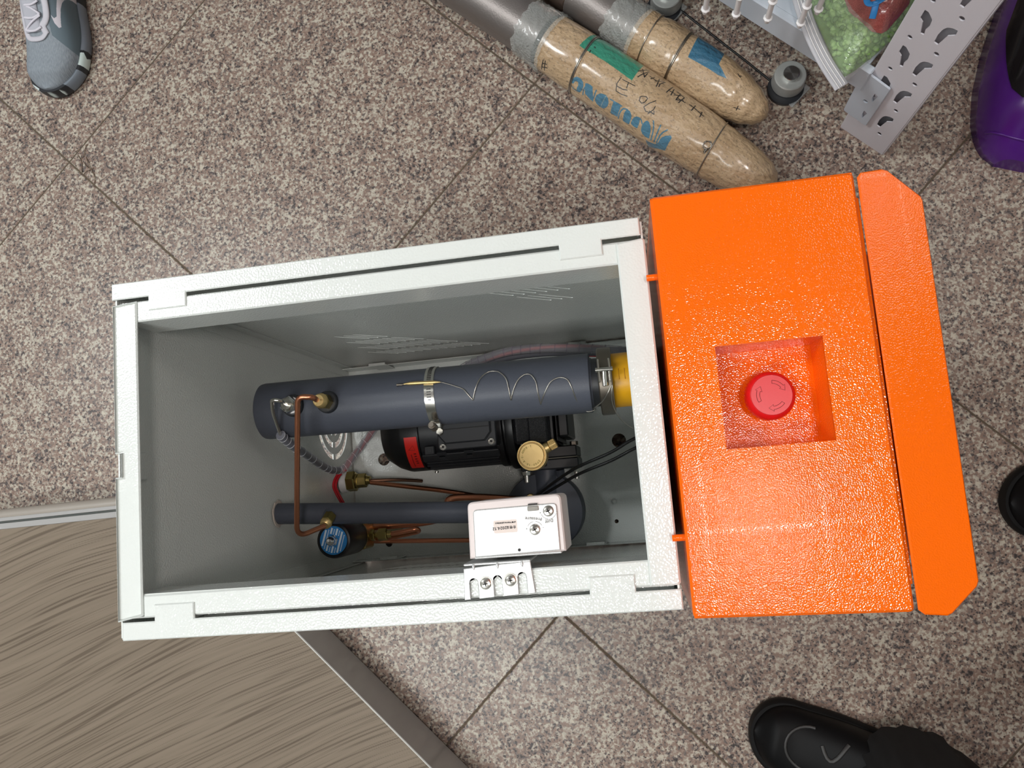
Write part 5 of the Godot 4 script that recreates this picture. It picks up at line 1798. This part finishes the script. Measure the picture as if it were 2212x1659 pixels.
func bags():
	var t := thing("green_pellet_bag", "clear zip bag full of green pellets lying on the rack's low shelf", "bag")
	var out := dense([Vector2(0.2978, -0.6515), Vector2(0.3016, -0.6029), Vector2(0.3131, -0.5588), Vector2(0.3236, -0.5182), Vector2(0.3308, -0.5083), Vector2(0.3447, -0.5147), Vector2(0.3816, -0.5384), Vector2(0.4181, -0.5687), Vector2(0.4521, -0.6027), Vector2(0.4567, -0.6354)])
	out.reverse()
	var pl := pillow(out, 0.186, 0.034, 3)
	var inner := mat("packed green pellets", Color8(118, 158, 78), 0.6)
	obj("pellet_bed", pl[0], inner, t)
	# loose pellets pressed against the film
	var peb := Shape.new()
	var rings := []
	for i in 5:
		var ring := []
		var f := sin(PI * (i + 0.5) / 5.0)
		for j in 7:
			var a := TAU * j / 7.0
			ring.append(Vector3(cos(a) * f * 0.0042, sin(a) * f * 0.0028, -cos(PI * (i + 0.5) / 5.0) * 0.0054))
		rings.append(ring)
	peb.loft(rings, true, true, true, 1, true)
	var mm := MultiMesh.new()
	mm.transform_format = MultiMesh.TRANSFORM_3D
	mm.use_colors = true
	var pm := mat("green pellet", Color.WHITE, 0.5)
	pm.vertex_color_use_as_albedo = true
	mm.mesh = peb.mesh(pm)
	var rg := RandomNumberGenerator.new()
	rg.seed = 12
	var spots := []
	var poly := PackedVector2Array(out)
	var c: Vector2 = pl[1]
	while spots.size() < 760:
		var p := Vector2(rg.randf_range(0.28, 0.56), rg.randf_range(-0.75, -0.46))
		if Geometry2D.is_point_in_polygon(c + (p - c) * 1.06, poly):
			spots.append(p)
	mm.instance_count = spots.size()
	for i in spots.size():
		var p: Vector2 = spots[i]
		var edge := 1.0
		for k in 24:
			if not Geometry2D.is_point_in_polygon(c + (p - c) * (1.0 + k * 0.08), poly):
				edge = 1.0 / (1.0 + k * 0.08)
				break
			edge = 0.2
		var y := 0.186 + 0.034 * (1.0 - pow(edge, 3.0)) + 0.0005
		mm.set_instance_transform(i, Transform3D(Basis.from_euler(Vector3(rg.randf_range(-0.5, 0.5), rg.randf() * TAU, rg.randf_range(-0.5, 0.5))), Vector3(p.x, y, p.y)))
		var g := rg.randf()
		mm.set_instance_color(i, Color8(92, 132, 56).lerp(Color8(156, 196, 112), g).srgb_to_linear())
	var mi := MultiMeshInstance3D.new()
	mi.name = "pellets"
	mi.multimesh = mm
	mi.set_meta("kind", "stuff")
	t.add_child(mi, true)
	var film := mat("clear bag film", Color(0.93, 0.95, 0.92, 0.16), 0.12)
	film.transparency = BaseMaterial3D.TRANSPARENCY_ALPHA
	bumpy(tri(film, 7.0), M.crinkle, 0.8)
	out = dense([Vector2(0.291, -0.6563), Vector2(0.2952, -0.6006), Vector2(0.3067, -0.5559), Vector2(0.3193, -0.5122), Vector2(0.3295, -0.4986), Vector2(0.3466, -0.511), Vector2(0.3842, -0.5359), Vector2(0.4214, -0.5667), Vector2(0.4554, -0.6007), Vector2(0.4603, -0.6361)])
	out.reverse()
	pl = pillow(out, 0.19, 0.038, 3)
	obj("film", pl[0], film, t)
	var zs := Shape.new()
	var zp := [Vector3(0.2811, 0.2, -0.6412), Vector3(0.2897, 0.2, -0.582), Vector3(0.3034, 0.198, -0.5339), Vector3(0.3222, 0.196, -0.4901)]
	zs.sweep(curve(zp, 6), 0.0105, 10, true, 0.16)
	var zm := mat("milky zip strip", Color(0.82, 0.82, 0.84, 0.7), 0.35)
	zm.transparency = BaseMaterial3D.TRANSPARENCY_ALPHA
	obj("zip_strip", zs, zm, t)
	for k in 3:
		zs = Shape.new()
		var pp := []
		for p in curve(zp, 6):
			pp.append(p + Vector3(-0.004 + 0.004 * k, 0.003, 0.003 - 0.003 * k))
		zs.sweep(pp, 0.0008, 6)
		obj("zip_ridge", zs, M.white_plastic, t)

	t = thing("red_bag", "small reddish bag tied with a blue strip, resting on the green pellet bag", "bag")
	out = dense([Vector2(0.3297, -0.6157), Vector2(0.3366, -0.58), Vector2(0.3492, -0.5622), Vector2(0.3614, -0.5472), Vector2(0.3727, -0.5427), Vector2(0.3793, -0.5454), Vector2(0.3954, -0.5604), Vector2(0.4118, -0.5779), Vector2(0.4207, -0.6019)])
	out.reverse()
	pl = pillow(out, 0.222, 0.03, 6)
	var rm := mat("red speckled contents", Color8(178, 76, 74), 0.3)
	rm.albedo_color = Color.WHITE
	rm.albedo_texture = tones(0.12, [Color8(104, 42, 44), Color8(160, 78, 74), Color8(176, 98, 92), Color8(190, 118, 110)], 512, 15, FastNoiseLite.TYPE_SIMPLEX, 2)
	tri(rm, 9.0)
	rm.clearcoat_enabled = true
	rm.clearcoat_roughness = 0.15
	bumpy(rm, M.crinkle, 0.5)
	obj("bag_body", pl[0], rm, t)
	var bm := mat("blue ribbon", Color8(42, 124, 190), 0.5)
	for seg in [[Vector3(0.3482, 0.262, -0.583), Vector3(0.347, 0.262, -0.5655), Vector3(0.3562, 0.265, -0.5619), Vector3(0.3723, 0.265, -0.5703)], [Vector3(0.356, 0.266, -0.5626), Vector3(0.3539, 0.262, -0.5542), Vector3(0.3522, 0.255, -0.5474)]]:
		var s := Shape.new()
		s.sweep(curve(seg, 6), 0.0042, 10, true, 0.25)
		obj("ribbon", s, bm, t)

func board():
	var t := thing("wood_plinth", "low wood-grain platform with grey metal edging on the floor, lower left", "platform")
	var y := 0.0965
	var c := Vector2(-0.7216, 0.0002)
	var poly := [c, Vector2(-0.04, 0.6978), Vector2(-0.04, 0.8), Vector2(-1.4, 0.8), Vector2(-1.4, 0.0141)]
	var s := Shape.new()
	var o := xz(poly)
	o.reverse()
	for i in range(1, 4):
		var v := [poly[0], poly[i], poly[i + 1]]
		var q := []
		for p in v:
			q.append(Vector3(p.x, y, p.y))
		s.tri(q[0], q[2], q[1], -1, Vector2(v[0].x + 1.25, v[0].y + 0.1) / 1.1, Vector2(v[2].x + 1.25, v[2].y + 0.1) / 1.1, Vector2(v[1].x + 1.25, v[1].y + 0.1) / 1.1)
	obj("top_panel", s, M.wood, t)
	# carcass under the panel, slanting edge faced with grey metal
	s = Shape.new()
	s.prism(xz(poly), y - 0.0004 - 0.006, laid(0.006))
	obj("carcass", s, mat("dark carcass", Color8(70, 66, 62), 0.7), t)
	var n := Vector2(0.7153, -0.6988)
	s = Shape.new()
	var a := c
	var b := Vector2(-0.04, 0.6978)
	s.prism(xz([a, b, b + n * 0.0022, a + n * 0.0022]), y - 0.0055, laid(0.0055), 0.0004)
	obj("edge_face", s, M.alu, t)
	s = Shape.new()
	s.prism(xz([a, b, b + n * 0.0012, a + n * 0.0012]), 0.0008, laid(y))
	obj("edge_lip", s, mat("pale edge lip", Color8(214, 212, 206), 0.4), t)
	# moulding along the far edge: flat strip, dark seal, rounded nose
	var e0 := Vector3(-0.7216, 0, 0.0002)
	var e1 := Vector3(-1.4, 0, 0.0141)
	var d := (e1 - e0).normalized()
	var m := Vector3(d.z, 0, -d.x)
	if m.z > 0:
		m = -m
	var bs := Basis(d, Vector3.UP, d.cross(Vector3.UP))
	var mid := (e0 + e1) / 2.0
	var L := e0.distance_to(e1)
	for q in [["moulding", 0.0, 0.0095, y - 0.001, M.alu], ["seal", 0.0095, 0.013, y - 0.003, M.slot], ["moulding", 0.013, 0.019, y - 0.0015, M.alu]]:
		s = Shape.new()
		s.box(mid + m * (q[1] + q[2]) / 2 + Vector3(0, q[3] - 0.02, 0), Vector3(L, 0.04, q[2] - q[1]), 0.0006, bs)
		obj(q[0], s, q[4], t)
	s = Shape.new()
	var path := [e0 + m * 0.0225 + Vector3(0, y - 0.0125, 0), e1 + m * 0.0225 + Vector3(0, y - 0.0125, 0)]
	s.sweep(path, 0.0105, 24)
	s.box(mid + m * 0.0225 + Vector3(0, (y - 0.0125) / 2, 0), Vector3(L, y - 0.0125, 0.02), 0.0, bs)
	obj("rounded_nose", s, mat("warm grey plastic", Color8(160, 152, 142), 0.4), t)

	# loose hair and threads on a tile corner
	t = thing("hair_tuft", "tangle of fine brown hair on the floor where four tiles meet, upper left", "hair")
	s = Shape.new()
	for seg in [[Vector3(-0.9373, 0.001, -0.683), Vector3(-0.9414, 0.002, -0.6715), Vector3(-0.9425, 0.002, -0.6627), Vector3(-0.949, 0.001, -0.6569)], [Vector3(-0.9564, 0.001, -0.6643), Vector3(-0.9492, 0.002, -0.652), Vector3(-0.9484, 0.002, -0.6421), Vector3(-0.9484, 0.001, -0.63)], [Vector3(-0.9396, 0.001, -0.6582), Vector3(-0.9327, 0.003, -0.6403), Vector3(-0.9262, 0.002, -0.6264), Vector3(-0.9217, 0.002, -0.6151), Vector3(-0.9235, 0.001, -0.6052)], [Vector3(-0.9457, 0.001, -0.6243), Vector3(-0.9392, 0.002, -0.6301), Vector3(-0.9307, 0.002, -0.6324), Vector3(-0.924, 0.001, -0.6354)], [Vector3(-0.9435, 0.001, -0.6471), Vector3(-0.9354, 0.002, -0.6366), Vector3(-0.9268, 0.001, -0.6323)]]:
		s.sweep(curve(seg, 5), 0.0007, 5)
	obj("strand", s, mat("brown hair", Color8(120, 100, 82), 0.6), t).set_meta("kind", "stuff")

func purple():
	var t := thing("purple_appliance", "glossy purple plastic appliance with dark smoky cover, right of the slotted post", "appliance")
	# nose on the floor, the body drawn back and away; rings across the axis
	var a := Vector3(0.5837, 0, -0.4249)
	var d := Vector3(0.36, 0, -0.93).normalized()
	var w := Vector3(0.93, 0, 0.36).normalized()
	var rows := [[-0.006, 0.022, 0.035], [0.004, 0.042, 0.055], [0.02, 0.058, 0.075], [0.05, 0.074, 0.1], [0.1, 0.089, 0.125], [0.16, 0.098, 0.145], [0.24, 0.103, 0.16], [0.34, 0.103, 0.165], [0.42, 0.095, 0.15]]
	var at := func(x: float, f: float) -> Vector3:
		var hw := 0.03
		var hh := 0.05
		for k in rows.size() - 1:
			if x <= rows[k + 1][0]:
				var g: float = clampf((x - rows[k][0]) / (rows[k + 1][0] - rows[k][0]), 0.0, 1.0)
				hw = lerpf(rows[k][1], rows[k + 1][1], g)
				hh = lerpf(rows[k][2], rows[k + 1][2], g)
				break
		var an := PI * f
		var cx := -cos(an)
		return a + d * x + w * (0.022 + x * 0.12 + hw * signf(cx) * pow(absf(cx), 0.75)) + Vector3.UP * hh * pow(sin(an), 0.6)
	var s := Shape.new()
	var rings := []
	for i in 40:
		var x := -0.006 + 0.426 * i / 39.0
		var ring := []
		for j in 29:
			ring.append(at.call(x, j / 28.0))
		ring.reverse()
		rings.append(ring)
	s.loft(rings, true, true, true, 1)
	var pm := mat("glossy purple plastic", Color8(86, 34, 132), 0.22)
	obj("shell", s, pm, t)
	# smoky window on the upper left flank
	s = Shape.new()
	for i in 24:
		for j in 12:
			var q := []
			for v in [[0, 0], [0, 1], [1, 1], [1, 0]]:
				var x: float = 0.055 + (0.365 - 0.055) * (i + v[0]) / 24.0
				var taper := sqrt(clampf((x - 0.055) / 0.1, 0.0, 1.0))
				var f: float = 0.36 + (0.02 + 0.36 * taper) * ((j + v[1]) / 12.0 - 0.62)
				var p: Vector3 = at.call(x, f)
				q.append(p + (p - (a + d * x + w * 0.04)).normalized() * 0.0025)
			s.quad(q[0], q[3], q[2], q[1], 1)
	obj("smoky_cover", s, mat("smoked dark plastic", Color8(26, 22, 24), 0.12), t)
	s = Shape.new()
	var path := []
	for k in 21:
		path.append(at.call(0.02 + 0.022 * sin(PI * k / 20.0) * -0.6 + 0.004, lerpf(0.1, 0.92, k / 20.0)))
	s.sweep(path, 0.002, 8)
	obj("moulded_ridge", s, pm, t)
	s = Shape.new()
	path = []
	for k in 21:
		path.append(at.call(0.045 + k * 0.0165, 0.68 + 0.12 * sin(k / 20.0 * 2.0)))
	s.sweep(path, 0.006, 10, true, 0.5)
	obj("grip_band", s, mat("bright purple plastic", Color8(92, 36, 150), 0.25), t)

# ---------- shoes ----------
# heights and half-widths along the shoe; t is 0 at the toe and 1 at the heel
func shoe_w(t: float, side: float) -> float:
	var k := 1.0
	if t < 0.2:
		k = pow(1.0 - pow(1.0 - t / 0.2, 2.0), 0.5)
	elif t > 0.86:
		k = pow(maxf(0.0, 1.0 - pow((t - 0.86) / 0.14, 2.0)), 0.5)
	var body := lerpf(0.051, 0.033, smoothstep(0.3, 0.75, t))
	return maxf(0.001, body * k * (1.0 + side * 0.12 * exp(-pow((t - 0.3) / 0.22, 2.0))))

func shoe_h(t: float) -> float:
	return 0.036 + 0.02 * smoothstep(0.0, 0.1, t) + 0.022 * smoothstep(0.15, 0.45, t) + 0.03 * smoothstep(0.38, 0.66, t)

func shoe(t: Node3D, L: float, upper: Material, sole: Material, flip := 1.0):
	var rings := []
	var soles := []
	for i in 41:
		var q := pow(float(i) / 40.0, 1.7)
		var z := -q * L
		var hw := shoe_w(q, flip)
		var hn := shoe_w(q, -flip)
		var h := shoe_h(q)
		var ring := []
		for j in 25:
			var an := PI * j / 24.0
			var c := cos(an)
			var x := (hw if c > 0 else hn) * signf(c) * pow(absf(c), 0.8)
			ring.append(Vector3(x * 0.97, 0.014 + (h - 0.014) * pow(sin(an), 0.62), z))
		ring.reverse()
		rings.append(ring)
	var s := Shape.new()
	for r in rings:
		r.reverse()
	rings.reverse()
	s.loft(rings, true, true, true, 1, true)
	# top-down picture coordinates
	for i in s.v.size():
		s.u[i] = Vector2((s.v[i].x + 0.07) / 0.14, (s.v[i].z + 0.3) / 0.31)
	obj("upper", s, upper, t)
	s = Shape.new()
	for lv in [[0.0, 0.97], [0.004, 1.05], [0.016, 1.08], [0.024, 1.03], [0.026, 0.98]]:
		var ring := []
		for i in 33:
			var q := pow(float(i) / 32.0, 1.9)
			ring.append(Vector3(shoe_w(q, flip) * lv[1] + 0.001, lv[0] + (0.006 * pow(1.0 - q / 0.2, 2.0) if q < 0.2 else 0.0) * (1.0 if lv[0] < 0.01 else 0.6), -q * L * 1.01 + 0.004 * lv[1]))
		for i in 33:
			var q := pow(1.0 - float(i) / 32.0, 1.9)
			ring.append(Vector3(-shoe_w(q, -flip) * lv[1] - 0.001, lv[0] + (0.006 * pow(1.0 - q / 0.2, 2.0) if q < 0.2 else 0.0) * (1.0 if lv[0] < 0.01 else 0.6), -q * L * 1.01 + 0.004 * lv[1]))
		var r3 := []
		for p in ring:
			r3.append(p)
		soles.append(r3)
	s.loft(soles, true, true, true, 1)
	for i in s.v.size():
		s.u[i] = Vector2((s.v[i].x + 0.07) / 0.14, (s.v[i].z + 0.3) / 0.31)
	obj("sole", s, sole, t)

func at_shoe(x: float, z: float, L: float, flip: float, lift: float) -> Vector3:
	var q := clampf(-z / L, 0.0, 1.0)
	var hw := shoe_w(q, flip if x > 0 else -flip) * 0.97
	var c := clampf(absf(x) / hw, 0.0, 0.995)
	var sn := sqrt(1.0 - pow(c, 2.5))
	return Vector3(x, 0.014 + (shoe_h(q) - 0.014) * pow(sn, 0.62) + lift, z)

func shoes():
	# grey sneaker, toe towards the cabinet; local frame at the toe, z to the toe
	var t := thing("sneaker", "grey running sneaker with light laces and a black-and-white sole, upper left corner", "shoe")
	var L := 0.295
	t.position = Vector3(-0.992, 0, -0.783)
	t.rotation.y = deg_to_rad(-6.0)
	var im := Image.create(560, 620, false, Image.FORMAT_RGB8)
	var knit := noise(0.05, FastNoiseLite.TYPE_SIMPLEX, 4, 2)
	for y in 620:
		for x in 560:
			var zig := absf(fmod(x * 0.035 + 8.0 + sin(y * 0.02) * 0.2, 2.0) - 1.0)
			var k := 0.5 + 0.5 * sin((y * 0.12 + zig * 26.0)) * 0.5 + knit.get_noise_2d(x * 3.0, y) * 0.5
			im.set_pixel(x, y, Color8(120, 128, 136).lerp(Color8(150, 157, 163), clampf(k, 0, 1)))
	var px := func(x: float, z: float) -> Vector2: return Vector2((x + 0.07) / 0.14 * 560.0, (z + 0.3) / 0.31 * 620.0)
	# darker flank and the pale swoop mark on it
	var q := []
	for p in [[0.058, -0.06], [0.026, -0.085], [0.022, -0.12], [0.024, -0.2], [0.03, -0.295], [0.065, -0.295], [0.065, -0.09]]:
		q.append(px.call(p[0], p[1]))
	fill(im, q, Color8(96, 110, 118))
	q = []
	for p in [[0.0275, -0.119], [0.0325, -0.1115], [0.0385, -0.125], [0.0395, -0.2], [0.0425, -0.24], [0.0405, -0.24], [0.0362, -0.2], [0.0352, -0.118], [0.034, -0.108], [0.0392, -0.0985], [0.0425, -0.101], [0.0425, -0.14], [0.0405, -0.16], [0.037, -0.1105]]:
		q.append(px.call(p[0], p[1]))
	fill(im, [px.call(0.0275, -0.1185), px.call(0.0322, -0.1135), px.call(0.0358, -0.1175), px.call(0.0362, -0.2), px.call(0.0395, -0.2), px.call(0.0402, -0.12), px.call(0.0412, -0.101), px.call(0.038, -0.0985), px.call(0.0325, -0.105)], Color8(206, 200, 206))
	var um := mat("grey knit fabric", Color.WHITE, 0.75)
	um.albedo_texture = ImageTexture.create_from_image(im)
	im = Image.create(560, 620, false, Image.FORMAT_RGB8)
	im.fill(Color8(34, 36, 40))
	for pc in [[[0.03, -0.065], [0.06, -0.072], [0.066, -0.045], [0.05, -0.048], [0.03, -0.05], Color8(206, 220, 216)], [[0.035, -0.042], [0.062, -0.036], [0.062, -0.012], [0.045, -0.004], [0.028, -0.01], Color8(118, 126, 134)], [[0.02, 0.0], [0.036, -0.004], [0.046, 0.012], [0.03, 0.02], [0.012, 0.012], Color8(206, 220, 216)], [[-0.005, 0.004], [0.014, 0.004], [0.016, 0.03], [-0.005, 0.03], [-0.008, 0.02], Color8(206, 220, 216)], [[-0.06, -0.03], [-0.02, -0.004], [-0.022, 0.02], [-0.045, 0.02], [-0.075, 0.0], Color8(206, 214, 212)], [[0.03, -0.17], [0.07, -0.17], [0.07, -0.078], [0.045, -0.074], [0.03, -0.08], Color8(120, 126, 134)]]:
		q = []
		for k in 5:
			q.append(px.call(pc[k][0], pc[k][1]))
		fill(im, q, pc[5])
	var sm := mat("patterned rubber sole", Color.WHITE, 0.5)
	sm.albedo_texture = ImageTexture.create_from_image(im)
	shoe(t, L, um, sm, 1.0)
	# lace panel: light bands framing the tongue
	var pale := mat("pale grey synthetic", Color8(196, 193, 200), 0.6)
	var band := func(called: String, pts: Array, r: float, flat: float, m: Material):
		var s := Shape.new()
		var path := []
		for p in pts:
			path.append(at_shoe(p[0], p[1], L, 1.0, 0.0045 if called == "lace" else 0.0012))
		s.sweep(curve(path, 5), r, 10, true, flat)
		obj(called, s, m, t)
	band.call("tongue", [[-0.006, -0.09], [-0.008, -0.12], [-0.008, -0.16], [-0.008, -0.2]], 0.0155, 0.14, mat("mesh tongue", Color8(178, 178, 186), 0.8))
	band.call("lace_panel", [[-0.028, -0.19], [-0.027, -0.14], [-0.024, -0.1], [-0.019, -0.083], [-0.006, -0.079], [0.009, -0.081], [0.018, -0.09]], 0.0048, 0.35, pale)
	band.call("lace_panel", [[0.018, -0.086], [0.013, -0.099], [0.018, -0.106], [0.0215, -0.118], [0.0215, -0.142], [0.017, -0.152], [0.021, -0.17], [0.017, -0.195]], 0.0058, 0.35, pale)
	var lace := mat("lace", Color8(212, 208, 216), 0.8)
	for k in 4:
		var z := -0.092 - 0.0205 * k
		band.call("lace", [[-0.021, z - 0.002], [-0.012, z + 0.001], [0.0, z + 0.001], [0.012, z - 0.004]], 0.0023, 0.7, lace)
		if k < 3:
			band.call("lace", [[0.012, z - 0.004], [-0.002, z - 0.013], [-0.021, z - 0.0225]] if k % 2 else [[-0.021, z - 0.002], [-0.006, z - 0.012], [0.012, z - 0.0225]], 0.0021, 0.7, lace)
	var s := Shape.new()
	s.lathe([Vector2(0.031, 0.09), Vector2(0.034, 0.1), Vector2(0.033, 0.16), Vector2(0.036, 0.3), Vector2(0.04, 0.42), Vector2(0, 0.42)], Transform3D(Basis(Vector3(1, 0, 0), Vector3(0, 1, -0.12), Vector3(0, 0, 1)), Vector3(0, 0, -0.225)), 28)
	obj("sock", s, mat("dark sock", Color8(60, 60, 66), 0.9), t)

	var dark := mat("black shoe leather", Color8(11, 11, 12), 0.55, 0.0, 0.3)
	var rub := mat("black rubber sole", Color8(22, 22, 22), 0.65, 0.0, 0.3)
	var cloth := mat("black trouser cloth", Color8(14, 14, 15), 0.95)
	t = thing("person", "black shoe and black trouser leg of a person standing at the bottom right", "person")
	t.position = Vector3(0.131, 0, 0.378)
	var dir := Vector3(-0.955, 0, -0.3).normalized()
	t.rotation.y = atan2(dir.x, dir.z)
	shoe(t, 0.285, dark, rub, 1.0)
	leg(t, cloth)
	s = Shape.new()
	var path := []
	for k in 17:
		var a := PI * k / 16.0
		path.append(at_shoe(cos(a) * 0.03, -0.075 + sin(a) * 0.035, 0.285, 1.0, 0.0006))
	s.sweep(path, 0.0022, 8, true, 0.5)
	obj("toe_seam", s, mat("worn grey edge", Color8(46, 45, 44), 0.5), t)
	s = Shape.new()
	path = []
	for k in 9:
		path.append(at_shoe(-0.012 + 0.016 * sin(k * 0.5), -0.085 - 0.004 * k, 0.285, 1.0, 0.0008))
	s.sweep(path, 0.003, 8, true, 0.4)
	obj("shoe_mark", s, mat("worn grey edge", Color8(42, 41, 40), 0.5), t)
	t = thing("person", "black shoe toe of a second person at the right edge of the frame", "person")
	t.position = Vector3(0.517, 0, 0.083)
	dir = Vector3(-0.985, 0, -0.12).normalized()
	t.rotation.y = atan2(dir.x, dir.z)
	shoe(t, 0.285, dark, rub, -1.0)
	leg(t, cloth)

func leg(t: Node3D, cloth: Material):
	var rings := []
	var ns := noise(3.0, FastNoiseLite.TYPE_SIMPLEX_SMOOTH, 2, 2)
	for i in 25:
		var y := 0.05 + 0.8 * i / 24.0
		var ring := []
		for j in 48:
			var a := TAU * j / 48.0
			var r := lerpf(0.074, 0.085, i / 24.0) + 0.006 * ns.get_noise_2d(cos(a) * 1.2, y * 3.0 + sin(a)) * (1.5 if i < 6 else 1.0)
			ring.append(Vector3(cos(a) * r * 0.9, y, -sin(a) * r - 0.205 - y * 0.03))
		rings.append(ring)
	var s := Shape.new()
	s.loft(rings, true, true, true, 1)
	obj("trouser_leg", s, cloth, t)
